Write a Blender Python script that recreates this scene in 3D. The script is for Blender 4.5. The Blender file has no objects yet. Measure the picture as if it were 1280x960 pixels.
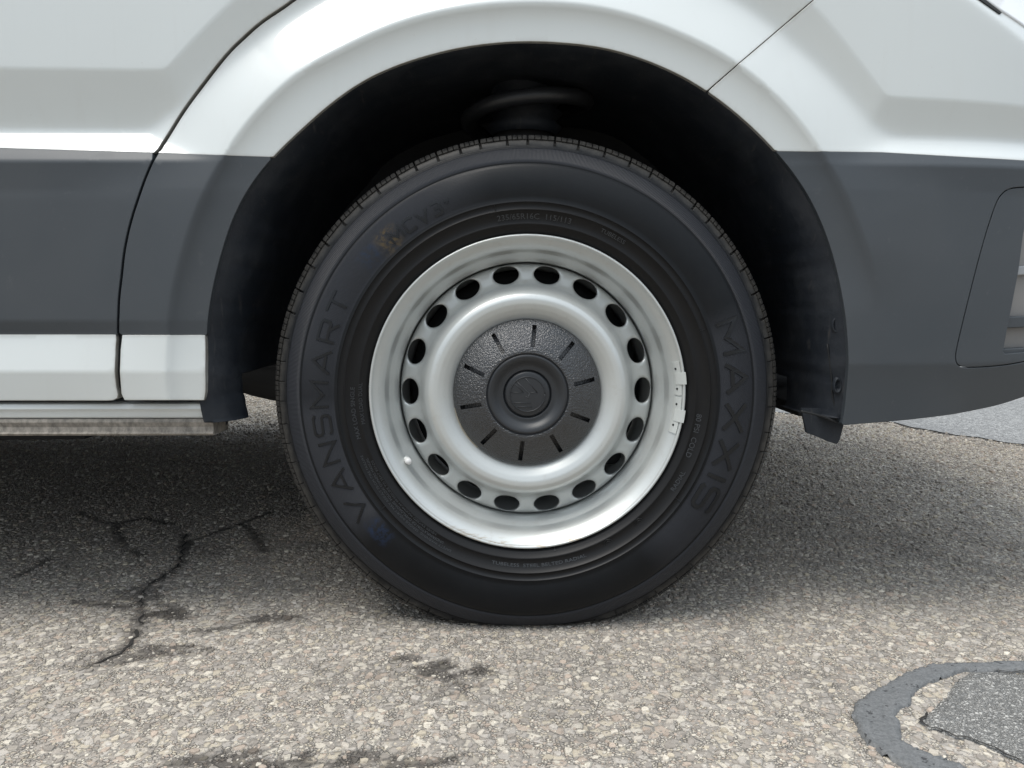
import bpy, bmesh, math, random
import numpy as np
from mathutils import Vector, Matrix, noise as mnoise
from mathutils.geometry import delaunay_2d_cdt

random.seed(7); rng = np.random.default_rng(7)
R = math.radians
sc = bpy.context.scene
col = sc.collection

# ------------------------------------------------------------------ camera
FPX = 960.0; YAW = R(0.72); PIT = R(5.65)
CAM = (-0.0354, -1.07, 0.466)
cd = bpy.data.cameras.new('camera'); cam = bpy.data.objects.new('camera', cd); col.objects.link(cam)
cam.location = CAM; cam.rotation_euler = (R(90) - PIT, 0, -YAW)
cd.sensor_width = 36; cd.lens = 36 * FPX / 1280; cd.clip_start = 0.02; cd.clip_end = 2000
sc.camera = cam

# ------------------------------------------------------------------ sky, sun, exposure
SUN_EL = R(66)
w = bpy.data.worlds.new('World'); sc.world = w; w.use_nodes = True
nt = w.node_tree; nt.nodes.clear()
out = nt.nodes.new('ShaderNodeOutputWorld'); bg = nt.nodes.new('ShaderNodeBackground'); bg.inputs['Strength'].default_value = 0.115
sky = nt.nodes.new('ShaderNodeTexSky'); sky.sky_type = 'NISHITA'; sky.sun_disc = False
sx, sy = -0.48, -0.32
sky.sun_elevation = SUN_EL; sky.sun_rotation = math.atan2(sx, sy)
sky.dust_density = 3.0; sky.air_density = 1.0
hsv = nt.nodes.new('ShaderNodeHueSaturation'); hsv.inputs['Saturation'].default_value = 0.6
tc = nt.nodes.new('ShaderNodeTexCoord')
mpw = nt.nodes.new('ShaderNodeMapping'); mpw.inputs['Scale'].default_value = (1, 1, 2.4)
cn = nt.nodes.new('ShaderNodeTexNoise'); cn.inputs['Scale'].default_value = 1.7; cn.inputs['Detail'].default_value = 6; cn.inputs['Roughness'].default_value = 0.55
cr = nt.nodes.new('ShaderNodeValToRGB'); cr.color_ramp.elements[0].position = 0.38; cr.color_ramp.elements[1].position = 0.62
mixw = nt.nodes.new('ShaderNodeMix'); mixw.data_type = 'RGBA'
# overcast cloud cover: three times brighter overhead than at the horizon, as under real cloud
sepw = nt.nodes.new('ShaderNodeSeparateXYZ'); nt.links.new(tc.outputs['Generated'], sepw.inputs[0])
grd = nt.nodes.new('ShaderNodeMapRange'); grd.inputs['From Min'].default_value = 0.0; grd.inputs['From Max'].default_value = 1.0
grd.inputs['To Min'].default_value = 0.95; grd.inputs['To Max'].default_value = 3.1; nt.links.new(sepw.outputs['Z'], grd.inputs['Value'])
vmul = nt.nodes.new('ShaderNodeVectorMath'); vmul.operation = 'SCALE'; vmul.inputs[0].default_value = (3.78, 4.2, 4.66)
nt.links.new(grd.outputs[0], vmul.inputs['Scale']); nt.links.new(vmul.outputs[0], mixw.inputs[7])
nt.links.new(tc.outputs['Generated'], mpw.inputs['Vector']); nt.links.new(mpw.outputs[0], cn.inputs['Vector'])
nt.links.new(cn.outputs['Fac'], cr.inputs['Fac'])
mm = nt.nodes.new('ShaderNodeMath'); mm.operation = 'MULTIPLY'; mm.inputs[1].default_value = 0.16; mm2 = nt.nodes.new('ShaderNodeMath'); mm2.operation = 'ADD'; mm2.inputs[1].default_value = 0.82
nt.links.new(cr.outputs['Color'], mm.inputs[0]); nt.links.new(mm.outputs[0], mm2.inputs[0]); nt.links.new(mm2.outputs[0], mixw.inputs[0])
nt.links.new(sky.outputs['Color'], hsv.inputs['Color']); nt.links.new(hsv.outputs['Color'], mixw.inputs[6])
nt.links.new(mixw.outputs[2], bg.inputs['Color']); nt.links.new(bg.outputs[0], out.inputs['Surface'])
sd = bpy.data.lights.new('sun', 'SUN'); sd.energy = 2.5; sd.angle = R(34); sd.color = (1.0, 0.95, 0.88)
so = bpy.data.objects.new('sun', sd); col.objects.link(so)
sdir = Vector((sx, sy, math.tan(SUN_EL) * math.hypot(sx, sy))).normalized()
so.rotation_euler = sdir.to_track_quat('Z', 'Y').to_euler(); so.location = (-3, -4, 6)
sc.view_settings.view_transform = 'Standard'; sc.view_settings.look = 'None'; sc.view_settings.gamma = 1
sc.view_settings.exposure = 0.30
sc.cycles.max_bounces = 8

# ------------------------------------------------------------------ picture <-> place
_F = np.array([math.sin(YAW) * math.cos(PIT), math.cos(YAW) * math.cos(PIT), -math.sin(PIT)])
_R = np.array([math.cos(YAW), -math.sin(YAW), 0.0])
_U = np.array([math.sin(YAW) * math.sin(PIT), math.cos(YAW) * math.sin(PIT), math.cos(PIT)])
def ray(px, py): return _F + _R * (px - 640) / FPX + _U * (480 - py) / FPX
def hit(px, py, Y):
    d = ray(px, py); t = (Y - CAM[1]) / d[1]
    return CAM[0] + d[0] * t, CAM[2] + d[2] * t
def gnd(px, py, z=0.0):
    d = ray(px, py); t = (z - CAM[2]) / d[2]
    return CAM[0] + d[0] * t, CAM[1] + d[1] * t

# ------------------------------------------------------------------ object helpers
def tag(o, label=None, cat=None, group=None, kind=None):
    if label: o['label'] = label
    if cat: o['category'] = cat
    if group: o['group'] = group
    if kind: o['kind'] = kind
    return o
def empty(name, loc=(0, 0, 0), parent=None):
    o = bpy.data.objects.new(name, None); col.objects.link(o); o.location = loc
    if parent: o.parent = parent
    return o
def link(name, me, mat=None, parent=None, loc=None):
    o = bpy.data.objects.new(name, me); col.objects.link(o)
    if mat is not None and not me.materials: me.materials.append(mat)
    if parent is not None: o.parent = parent
    if loc is not None: o.location = loc
    return o
def mesh(name, v, f, smooth=True, normals=None):
    me = bpy.data.meshes.new(name); me.from_pydata([tuple(map(float, p)) for p in v], [], [tuple(map(int, q)) for q in f]); me.update()
    if smooth: me.polygons.foreach_set('use_smooth', [True] * len(me.polygons))
    if normals is not None: me.normals_split_custom_set_from_vertices([tuple(n) for n in normals])
    return me
def from_bm(name, bm, smooth=False):
    me = bpy.data.meshes.new(name)
    bmesh.ops.recalc_face_normals(bm, faces=bm.faces[:])
    bm.to_mesh(me); bm.free()
    if smooth: me.polygons.foreach_set('use_smooth', [True] * len(me.polygons))
    return me
def sharp(me, ang=35):
    me.polygons.foreach_set('use_smooth', [True] * len(me.polygons))
    try: me.set_sharp_from_angle(angle=R(ang))
    except Exception: pass
    return me

# ------------------------------------------------------------------ materials
class NT:
    def __init__(s, name):
        s.m = bpy.data.materials.new(name); s.m.use_nodes = True; s.t = s.m.node_tree
        s.b = s.t.nodes['Principled BSDF']
    def n(s, typ, **kw):
        x = s.t.nodes.new(typ)
        for k, v in kw.items():
            if k in x.inputs: x.inputs[k].default_value = v
            else: setattr(x, k, v)
        return x
    def l(s, a, b): s.t.links.new(a, b)
    def math(s, op, a, b=None, c=None):
        x = s.t.nodes.new('ShaderNodeMath'); x.operation = op
        for i, q in enumerate((a, b, c)):
            if q is None: continue
            if isinstance(q, (int, float)): x.inputs[i].default_value = q
            else: s.l(q, x.inputs[i])
        return x.outputs[0]
    def mix(s, fac, a, b, blend='MIX'):
        x = s.t.nodes.new('ShaderNodeMix'); x.data_type = 'RGBA'; x.blend_type = blend
        for i, q in ((0, fac), (6, a), (7, b)):
            if isinstance(q, (int, float)): x.inputs[i].default_value = q
            elif isinstance(q, tuple): x.inputs[i].default_value = (*q[:3], 1)
            else: s.l(q, x.inputs[i])
        return x.outputs[2]
    def obj(s): return s.n('ShaderNodeTexCoord').outputs['Object']
    def noise(s, vec, scale, detail=4, rough=0.55):
        x = s.n('ShaderNodeTexNoise'); x.inputs['Scale'].default_value = scale; x.inputs['Detail'].default_value = detail; x.inputs['Roughness'].default_value = rough
        s.l(vec, x.inputs['Vector']); return x
    def ramp(s, fac, lo, hi, a=(0, 0, 0), b=(1, 1, 1)):
        x = s.n('ShaderNodeValToRGB'); e = x.color_ramp.elements
        e[0].position = lo; e[1].position = hi; e[0].color = (*a, 1); e[1].color = (*b, 1)
        s.l(fac, x.inputs['Fac']); return x.outputs['Color']
    def bump(s, h, strength, dist, prev=None):
        x = s.n('ShaderNodeBump'); x.inputs['Strength'].default_value = strength; x.inputs['Distance'].default_value = dist
        s.l(h, x.inputs['Height'])
        if prev is not None: s.l(prev, x.inputs['Normal'])
        return x.outputs['Normal']
    def p(s, **kw):
        names = dict(color='Base Color', rough='Roughness', metal='Metallic', coat='Coat Weight', coat_rough='Coat Roughness', spec='Specular IOR Level', normal='Normal')
        for k, v in kw.items():
            i = s.b.inputs[names[k]]
            if isinstance(v, (int, float)): i.default_value = v
            elif isinstance(v, tuple): i.default_value = (*v[:3], 1)
            else: s.l(v, i)
        return s.m

def mat_paint():
    a = NT('white_paint'); o = a.obj()
    n1 = a.noise(o, 3.0, 5); n2 = a.noise(o, 260, 3)
    sepz = a.n('ShaderNodeSeparateXYZ'); a.l(o, sepz.inputs[0])
    dirt = a.math('MULTIPLY', a.ramp(n1.outputs['Fac'], 0.45, 0.75), 0.10)
    low = a.n('ShaderNodeMapRange'); low.inputs['From Min'].default_value = 0.45; low.inputs['From Max'].default_value = 0.27; a.l(sepz.outputs['Z'], low.inputs['Value'])
    speck = a.ramp(n2.outputs['Fac'], 0.70, 0.76)
    c = a.mix(dirt, (0.54, 0.568, 0.56), (0.44, 0.435, 0.41))
    c = a.mix(a.math('MULTIPLY', low.outputs[0], a.math('MULTIPLY', n1.outputs['Fac'], 0.30)), c, (0.50, 0.46, 0.40))
    c = a.mix(a.math('MULTIPLY', speck, 0.22), c, (0.35, 0.31, 0.27))
    n3 = a.noise(o, 900, 2); gc = a.n('ShaderNodeVertexColor'); gc.layer_name = 'Grime'; n6 = a.noise(o, 35, 5, 0.7)
    c = a.mix(a.math('MULTIPLY', a.math('POWER', gc.outputs['Color'], 2.0), a.math('MULTIPLY', n6.outputs['Fac'], 1.15)), c, (0.16, 0.135, 0.10))
    st6 = a.n('ShaderNodeMapping'); st6.inputs['Scale'].default_value = (40, 40, 3); a.l(o, st6.inputs[0]); n7 = a.noise(st6.outputs[0], 1.0, 5, 0.6)
    c = a.mix(a.math('MULTIPLY', a.ramp(n7.outputs['Fac'], 0.55, 0.80), 0.10), c, (0.40, 0.38, 0.34))
    return a.p(color=c, rough=0.32, coat=0.9, coat_rough=0.045, spec=0.5, normal=a.bump(n3.outputs['Fac'], 0.02, 0.0004))
def mat_clad():
    a = NT('grey_cladding'); o = a.obj()
    n1 = a.noise(o, 5, 6); n2 = a.noise(o, 1500, 2); n3 = a.noise(o, 60, 5, 0.7)
    c = a.mix(a.ramp(n1.outputs['Fac'], 0.35, 0.75), (0.036, 0.043, 0.050), (0.047, 0.053, 0.059))
    c = a.mix(a.math('MULTIPLY', a.ramp(n3.outputs['Fac'], 0.62, 0.78), 0.25), c, (0.12, 0.12, 0.12))
    rr = a.n('ShaderNodeMapRange'); rr.inputs['To Min'].default_value = 0.42; rr.inputs['To Max'].default_value = 0.58; a.l(n1.outputs['Fac'], rr.inputs['Value'])
    return a.p(color=c, rough=rr.outputs[0], spec=0.5, normal=a.bump(n2.outputs['Fac'], 0.25, 0.0003))
def mat_liner():
    a = NT('arch_liner_plastic'); o = a.obj()
    n1 = a.noise(o, 14, 6, 0.65); n2 = a.noise(o, 300, 4)
    st = a.n('ShaderNodeMapping'); st.inputs['Scale'].default_value = (60, 8, 6); a.l(o, st.inputs[0])
    n3 = a.noise(st.outputs[0], 3, 5)
    c = a.mix(a.ramp(n1.outputs['Fac'], 0.45, 0.8), (0.009, 0.012, 0.017), (0.030, 0.033, 0.038))
    c = a.mix(a.math('MULTIPLY', a.ramp(n3.outputs['Fac'], 0.62, 0.75), 0.5), c, (0.07, 0.065, 0.06))
    return a.p(color=c, rough=0.62, spec=0.35, normal=a.bump(n1.outputs['Fac'], 0.5, 0.004, a.bump(n2.outputs['Fac'], 0.3, 0.0006)))
def mat_simple(name, c, rough=0.6, metal=0.0, spec=0.5, bs=200, bd=0.0005, var=0.3, bst=0.3):
    a = NT(name); o = a.obj(); n1 = a.noise(o, 18, 5); n2 = a.noise(o, bs, 4)
    cc = a.mix(a.math('MULTIPLY', n1.outputs['Fac'], var), c, tuple(x * 0.45 for x in c))
    return a.p(color=cc, rough=rough, metal=metal, spec=spec, normal=a.bump(n2.outputs['Fac'], bst, bd))
def mat_tyre():
    # object space: axle along Y, centre at origin
    a = NT('tyre_rubber'); o = a.obj()
    s = a.n('ShaderNodeSeparateXYZ'); a.l(o, s.inputs[0])
    x, y, z = s.outputs
    r = a.math('SQRT', a.math('ADD', a.math('MULTIPLY', x, x), a.math('MULTIPLY', z, z)))
    ang = a.math('ARCTAN2', z, x)
    def band(lo, hi, soft=0.0006):
        m1 = a.n('ShaderNodeMapRange'); m1.inputs['From Min'].default_value = lo - soft; m1.inputs['From Max'].default_value = lo + soft; a.l(r, m1.inputs['Value'])
        m2 = a.n('ShaderNodeMapRange'); m2.inputs['From Min'].default_value = hi - soft; m2.inputs['From Max'].default_value = hi + soft; m2.inputs['To Min'].default_value = 1; m2.inputs['To Max'].default_value = 0; a.l(r, m2.inputs['Value'])
        return a.math('MULTIPLY', m1.outputs[0], m2.outputs[0])
    def angmask(lo, hi, soft=3):        # degrees, on the ATAN2 branch -180..180
        q = a.math('MULTIPLY', ang, 180 / math.pi)
        m1 = a.n('ShaderNodeMapRange'); m1.inputs['From Min'].default_value = lo - soft; m1.inputs['From Max'].default_value = lo + soft; a.l(q, m1.inputs['Value'])
        m2 = a.n('ShaderNodeMapRange'); m2.inputs['From Min'].default_value = hi - soft; m2.inputs['From Max'].default_value = hi + soft; m2.inputs['To Min'].default_value = 1; m2.inputs['To Max'].default_value = 0; a.l(q, m2.inputs['Value'])
        return a.math('MULTIPLY', m1.outputs[0], m2.outputs[0])
    hat = a.math('SINE', a.math('MULTIPLY', ang, 1150.0))
    hat2 = a.math('SINE', a.math('ADD', a.math('MULTIPLY', ang, 900.0), a.math('MULTIPLY', r, 2600.0)))
    b1 = band(0.3175, 0.3385)
    b2 = a.math('MULTIPLY', band(0.268, 0.3145), a.math('ADD', angmask(-50, 20, 5), a.math('ADD', angmask(112, 178, 12), angmask(-179, -140, 4))))
    h = a.math('ADD', a.math('MULTIPLY', hat, b1), a.math('MULTIPLY', hat2, b2))
    n1 = a.noise(o, 9, 6, 0.6); n2 = a.noise(o, 300, 4); n3 = a.noise(o, 45, 6, 0.7)
    dusty = a.math('MULTIPLY', a.ramp(n3.outputs['Fac'], 0.5, 0.8), 0.35)
    c = a.mix(a.ramp(n1.outputs['Fac'], 0.35, 0.7), (0.0032, 0.0040, 0.0052), (0.0055, 0.0065, 0.008))
    c = a.mix(dusty, c, (0.012, 0.012, 0.012))
    outer = a.n('ShaderNodeMapRange'); outer.inputs['From Min'].default_value = 0.338; outer.inputs['From Max'].default_value = 0.352; a.l(r, outer.inputs['Value'])
    c = a.mix(a.math('MULTIPLY', outer.outputs[0], a.math('MULTIPLY', a.ramp(n3.outputs['Fac'], 0.35, 0.65), 0.85)), c, (0.070, 0.066, 0.060))
    bb = a.math('MAXIMUM', b1, b2)
    c = a.mix(a.math('MULTIPLY', bb, 0.75), c, (0.028, 0.030, 0.036))
    c = a.mix(a.math('MULTIPLY', band(0.22, 0.262, 0.004), 0.5), c, (0.010, 0.009, 0.0085))
    smear = a.ramp(a.noise(o, 130, 4, 0.7).outputs['Fac'], 0.42, 0.62)
    for lo, hi, rl, rh, cc in ((129, 135, .270, .300, (0.10, 0.070, 0.03)), (135, 141, .272, .300, (0.018, 0.028, 0.050)), (-141, -134, .272, .296, (0.012, 0.024, 0.055))):
        c = a.mix(a.math('MULTIPLY', a.math('MULTIPLY', angmask(lo, hi, 1.5), band(rl, rh, 0.004)), a.math('MULTIPLY', smear, 0.8)), c, cc)
    rg = a.math('ADD', 0.36, a.math('MULTIPLY', n1.outputs['Fac'], 0.12))
    nn = a.bump(n2.outputs['Fac'], 0.25, 0.0004)
    nn = a.bump(h, 0.7, 0.0003, nn)
    return a.p(color=c, rough=rg, spec=0.22, normal=nn)
def mat_rim():
    a = NT('silver_wheel_paint'); o = a.obj()
    s = a.n('ShaderNodeSeparateXYZ'); a.l(o, s.inputs[0]); x, y, z = s.outputs
    r = a.math('SQRT', a.math('ADD', a.math('MULTIPLY', x, x), a.math('MULTIPLY', z, z)))
    n1 = a.noise(o, 10, 5); n2 = a.noise(o, 1800, 2); n3 = a.noise(o, 70, 6, 0.7)
    c = a.mix(a.math('MULTIPLY', a.ramp(n1.outputs['Fac'], 0.4, 0.75), 0.4), (0.52, 0.54, 0.53), (0.45, 0.455, 0.43))
    edge = a.n('ShaderNodeMapRange'); edge.inputs['From Min'].default_value = 0.209; edge.inputs['From Max'].default_value = 0.216; a.l(r, edge.inputs['Value'])
    bot = a.n('ShaderNodeMapRange'); bot.inputs['From Min'].default_value = -0.17; bot.inputs['From Max'].default_value = -0.21; a.l(z, bot.inputs['Value'])
    st = a.n('ShaderNodeMapping'); st.inputs['Scale'].default_value = (30, 60, 160); a.l(o, st.inputs[0]); n4 = a.noise(st.outputs[0], 1.2, 6, 0.7)
    rust = a.math('MULTIPLY', a.math('MULTIPLY', a.ramp(n4.outputs['Fac'], 0.53, 0.60), edge.outputs[0]), a.math('MULTIPLY', bot.outputs[0], 0.6))
    c = a.mix(rust, c, (0.30, 0.22, 0.13))
    c = a.mix(a.math('MULTIPLY', a.ramp(n3.outputs['Fac'], 0.56, 0.78), 0.30), c, (0.36, 0.33, 0.28))
    n5 = a.noise(o, 240, 5, 0.75); c = a.mix(a.math('MULTIPLY', a.ramp(n5.outputs['Fac'], 0.66, 0.74), 0.5), c, (0.20, 0.16, 0.12))
    return a.p(color=c, rough=0.37, metal=0.46, spec=0.5, coat=0.35, coat_rough=0.22, normal=a.bump(n2.outputs['Fac'], 0.12, 0.0002))
def mat_cap():
    a = NT('black_cap_plastic'); o = a.obj()
    n2 = a.noise(o, 430, 2, 0.6); n1 = a.noise(o, 25, 5)
    c = a.mix(n1.outputs['Fac'], (0.006, 0.007, 0.009), (0.013, 0.014, 0.016))
    nn = a.bump(a.math('MULTIPLY', n2.outputs['Fac'], a.math('ADD', 0.35, n1.outputs['Fac'])), 1.0, 0.0021); a.l(nn, a.b.inputs['Coat Normal'])
    return a.p(color=c, rough=0.26, spec=0.6, coat=0.8, coat_rough=0.10, normal=nn)
def mat_rail():
    a = NT('dusty_steel_rail'); o = a.obj()
    st = a.n('ShaderNodeMapping'); st.inputs['Scale'].default_value = (70, 50, 40); a.l(o, st.inputs[0])
    n1 = a.noise(st.outputs[0], 1.6, 8, 0.72); n2 = a.noise(o, 6, 4)
    c = a.mix(a.ramp(n1.outputs['Fac'], 0.36, 0.62), (0.13, 0.12, 0.105), (0.33, 0.30, 0.26))
    c = a.mix(a.math('MULTIPLY', n2.outputs['Fac'], 0.4), c, (0.10, 0.085, 0.07))
    return a.p(color=c, rough=0.85, normal=a.bump(n1.outputs['Fac'], 0.4, 0.001))

# shared materials
M = dict(fine=mat_simple('moulded_small_print', (0.028, 0.031, 0.035), 0.45, bs=500, bd=0.0002), paint=mat_paint(), clad=mat_clad(), liner=mat_liner(), tyre=mat_tyre(), rim=mat_rim(), cap=mat_cap(), rail=mat_rail(),
         dark=mat_simple('dark_underbody', (0.012, 0.013, 0.015), 0.8), black=mat_simple('black_trim', (0.010, 0.011, 0.013), 0.6),
         capring=mat_simple('cap_smooth_plastic', (0.018, 0.020, 0.023), 0.40, bs=700, bd=0.0002),
         letter=mat_simple('moulded_rubber', (0.006, 0.007, 0.0085), 0.30, spec=0.35, bs=500, bd=0.0002),
         cast=mat_simple('cast_iron', (0.035, 0.032, 0.030), 0.6, 0.3, bd=0.001), lead=mat_simple('zinc_weight', (0.52, 0.54, 0.52), 0.45, 0.2, bd=0.0002),
         taupe=mat_simple('lamp_recess_plastic', (0.22, 0.21, 0.20), 0.45, bs=900), bar=mat_simple('grey_bar_plastic', (0.30, 0.31, 0.32), 0.35),
         valve=mat_simple('valve_cap_plastic', (0.75, 0.74, 0.72), 0.35), brass=mat_simple('zinc_bolt', (0.42, 0.32, 0.16), 0.4, 0.3),
         glass=mat_simple('tinted_glass', (0.02, 0.025, 0.03), 0.05), lens=mat_simple('lamp_lens', (0.78, 0.80, 0.82), 0.08, bst=0.02),
         gap=mat_simple('shade_black', (0.008, 0.009, 0.010), 0.8), seal=None)  # the black holds the shade of gaps and recesses

# ------------------------------------------------------------------ the van's side surface Y(x, z)
def table(pts, Y, cpx=(657, 440)):
    """polar table R(theta) round the arch centre from traced points"""
    P = np.array([hit(px, py, Y) for px, py in pts])
    th = np.arctan2(P[:, 1] - AZ, P[:, 0] - AX); th = np.where(th < -math.pi / 2, th + 2 * math.pi, th)
    r = np.hypot(P[:, 0] - AX, P[:, 1] - AZ); k = np.argsort(th); th = th[k]; r = r[k]
    T = np.linspace(-0.9, math.pi + 0.9, 1400)
    # clamped-cosine-free interpolation of (x) by local linear, then gaussian smoothing
    v = np.interp(T, th, r)
    lo, hi = th[0], th[-1]
    v = np.where(T < lo, r[0] * np.cos(0) / 1, v); v = np.where(T > hi, r[-1], v)
    kx = np.arange(-60, 61); g = np.exp(-(kx / 22.0) ** 2); g /= g.sum()
    vv = np.convolve(np.pad(v, 60, mode='edge'), g, mode='valid')
    return T, vv
AX, AZ = hit(657, 440, 0.0)
T_open = table([(257, 500), (257, 460), (257, 418), (262, 378), (269, 342), (279, 308), (289, 274), (302, 249), (315, 226), (338, 197), (377, 160), (420, 122), (461, 95), (499, 79), (537, 67),
                (570, 59), (602, 54), (635, 51), (668, 50), (701, 52), (760, 59), (812, 75), (860, 97), (886, 113), (926, 144), (950, 166), (971, 188), (991, 213), (1014, 249), (1034, 295), (1047, 339), (1053, 378),
                (1058, 418), (1059, 477), (1057, 529)], -0.012)
T_cre = table([(210, 498), (210, 460), (210, 418), (213, 385), (217, 360), (223, 336), (230, 311), (239, 282), (249, 256), (269, 213), (282, 192), (295, 169), (328, 130), (362, 98), (377, 86), (406, 71), (420, 65), (471, 39),
               (537, 17), (586, 8), (635, 3), (668, 2), (701, 3), (760, 10), (812, 25), (860, 45), (893, 60), (929, 83), (968, 115), (1001, 151), (1024, 184), (1044, 216), (1060, 249),
               (1073, 284), (1086, 315), (1096, 362), (1102, 420), (1103, 480), (1100, 530)], -0.022)
T_E = table([(30, 440), (60, 300), (140, 180), (190, 110), (210, 84), (230, 62), (256, 33), (289, 2), (340, -42), (420, -90), (520, -125), (640, -140), (780, -130), (900, -82), (985, -25), (1017, 4), (1044, 36), (1070, 72),
             (1096, 104), (1125, 150), (1160, 220), (1190, 300), (1200, 440)], 0.0)
def tab(T, th): return np.interp(th, T[0], T[1])
def zpx(x, ys, Y=-0.01): return [hit(x, y, Y)[1] for y in ys]
zL = zpx(100, (83, 187, 201, 401, 418, 464, 500))
zR = zpx(1150, (122, 190, 206, 455, 531))
def smax(a, b, k): return 0.5 * (a + b + np.sqrt((a - b) ** 2 + k * k))
def softp(d, k): return 0.5 * (d + np.sqrt(d * d + k * k))
def prof(z, zs, hs):
    """piecewise linear, corners rounded"""
    k = 0.0016
    o = np.interp(z, zs, hs)
    return (o + np.interp(z - k, zs, hs) + np.interp(z + k, zs, hs) + np.interp(z - k / 2, zs, hs) + np.interp(z + k / 2, zs, hs)) / 5
LZ = np.array([zL[6] - .05, zL[6], zL[5], zL[4], zL[3], zL[2] - .05, zL[2], zL[1], zL[1] + .4][::1])
LH = np.array([.0085, .0145, .0205, .0085, .0140, .0140, .0120, .0020, .0020 - .85 * .4])
RZ = np.array([zR[4] - .05, zR[4], zR[3], zR[2] - .12, zR[2], zR[1], zR[1] + .4])
RH = np.array([-.030, -.012, .0150, .0150, .0125, .0020, .0020 - .8 * .4])
H2A = hit(1195, 0, 0.02); H2B = hit(1280, 69, 0.05)
def front(X):
    q = np.clip((X - 0.45) / 0.64, 0, 0.985)
    return 0.9 * (1 - (1 - q ** 2.8) ** (1 / 2.8))
def side_Y(X, Z, off=0.0):
    X = np.asarray(X, float); Z = np.asarray(Z, float)
    th = np.arctan2(Z - AZ, X - AX); th = np.where(th < -math.pi / 2, th + 2 * math.pi, th)
    r = np.hypot(X - AX, Z - AZ)
    s = r - tab(T_cre, th)
    up = np.clip(np.sin(th), 0, 1)
    slope = 0.22 + 0.24 * np.clip((up - 0.35) / 0.4, 0, 1)
    gf = np.clip((th - 0.10) / 0.22, 0, 1); gf = gf * gf * (3 - 2 * gf); slope = slope * (0.25 + 0.75 * gf)
    h_arch = 0.0215 - 0.011 * (1 - gf) - slope * softp(s, 0.003) - 0.5 * softp(s - 0.11, 0.02)
    h_low = np.where(X < 0, prof(Z, LZ, LH), prof(Z, RZ, RH))
    zE = np.where(X < 0, zL[0] - 0.010 * np.clip(X + 0.6, -.2, 1), zR[0] - 0.03 * (X - .6))
    d = smax(zE - Z, tab(T_E, th) - r, 0.007)
    h_main = -0.30 * softp(d, 0.0015) + 0.0 - 0.03 * np.clip(Z - 0.72, 0, 2) ** 2
    kk = 0.007 + 0.018 * np.clip((zL[1] - 0.004 - Z) / 0.05, 0, 1); h = smax(smax(h_main, h_low, 0.007), h_arch, kk) - (kk - 0.007) * 0.35
    # lip band inside the crease
    li = softp(-s, 0.0022)
    h = h - 0.0085 * gf * (1 - np.exp(-li / 0.011)) - 0.05 * li * (0.3 + 0.7 * gf) - 0.0014
    # shoulder towards the headlamp
    dx, dz = H2B[0] - H2A[0], H2B[1] - H2A[1]; L = math.hypot(dx, dz)
    d2 = ((X - H2A[0]) * (-dz) + (Z - H2A[1]) * dx) / L
    d2 = np.where(X > 0.2, d2 - 0.20 * (X - H2B[0]) ** 2, -1)
    h = h - 0.55 * softp(d2, 0.004)
    return -h + front(X) + off
def hs(px, py, off=0.0):
    Y = 0.0
    for _ in range(8):
        X, Z = hit(px, py, Y); Yn = float(side_Y(X, Z)) + off; Y = 0.5 * Y + 0.5 * Yn
    return (X, Z)
def norm_side(X, Z):
    e = 0.0005
    gx = (side_Y(X + e, Z) - side_Y(X - e, Z)) / (2 * e); gz = (side_Y(X, Z + e) - side_Y(X, Z - e)) / (2 * e)
    n = np.stack([gx, -np.ones_like(gx), gz], 1)
    return n / np.linalg.norm(n, axis=1)[:, None]
def inpoly(P, poly):
    x, y = P[:, 0], P[:, 1]; c = np.zeros(len(P), bool); n = len(poly)
    for i in range(n):
        x1, y1 = poly[i]; x2, y2 = poly[(i + 1) % n]
        m = ((y1 > y) != (y2 > y))
        with np.errstate(divide='ignore', invalid='ignore'):
            c ^= m & (x < (x2 - x1) * (y - y1) / (y2 - y1 + 1e-30) + x1)
    return c
def dense(poly, step, closed=True):
    o = []; n = len(poly)
    for i in range(n if closed else n - 1):
        a = np.array(poly[i]); b = np.array(poly[(i + 1) % n]); k = max(1, int(np.ceil(np.linalg.norm(b - a) / step)))
        for j in range(k): o.append(tuple(a + (b - a) * j / k))
    if not closed: o.append(tuple(poly[-1]))
    return o
def spl(pts, n=6):
    """Catmull-Rom through traced points (open)"""
    P = [np.array(p, float) for p in pts]; P = [2 * P[0] - P[1]] + P + [2 * P[-1] - P[-2]]; o = []
    for i in range(1, len(P) - 2):
        for j in range(n):
            t = j / n; a, b, c, d = P[i - 1:i + 3]
            o.append(tuple(0.5 * ((2 * b) + (-a + c) * t + (2 * a - 5 * b + 4 * c - d) * t * t + (-a + 3 * b - 3 * c + d) * t ** 3)))
    o.append(tuple(P[-2])); return o
def polar_curve(T, n=260, a=-0.6, b=math.pi + 0.6, dr=0.0):
    th = np.linspace(a, b, n); r = tab(T, th) + dr
    return [(AX + q * math.cos(t), AZ + q * math.sin(t)) for q, t in zip(r, th)]
CREASES = [polar_curve(T_cre, dr=q) for q in (-0.013, -0.0055, 0.0, 0.005)] + [polar_curve(T_E, dr=q) for q in (-0.004, 0.0, 0.004)]
for z in zL:
    for dz_ in (-0.0036, 0.0, 0.0036): CREASES.append([(x, z + dz_ - (0.010 * (min(1, max(-.2, x + .6))) if z == zL[0] else 0)) for x in np.arange(-1.6, 0.0, 0.02)])
for z in zR:
    for dz_ in (-0.0036, 0.0, 0.0036): CREASES.append([(x, z + dz_ - (0.03 * (x - .6) if z == zR[0] else 0)) for x in np.arange(0.0, 1.02, 0.02)])
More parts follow.
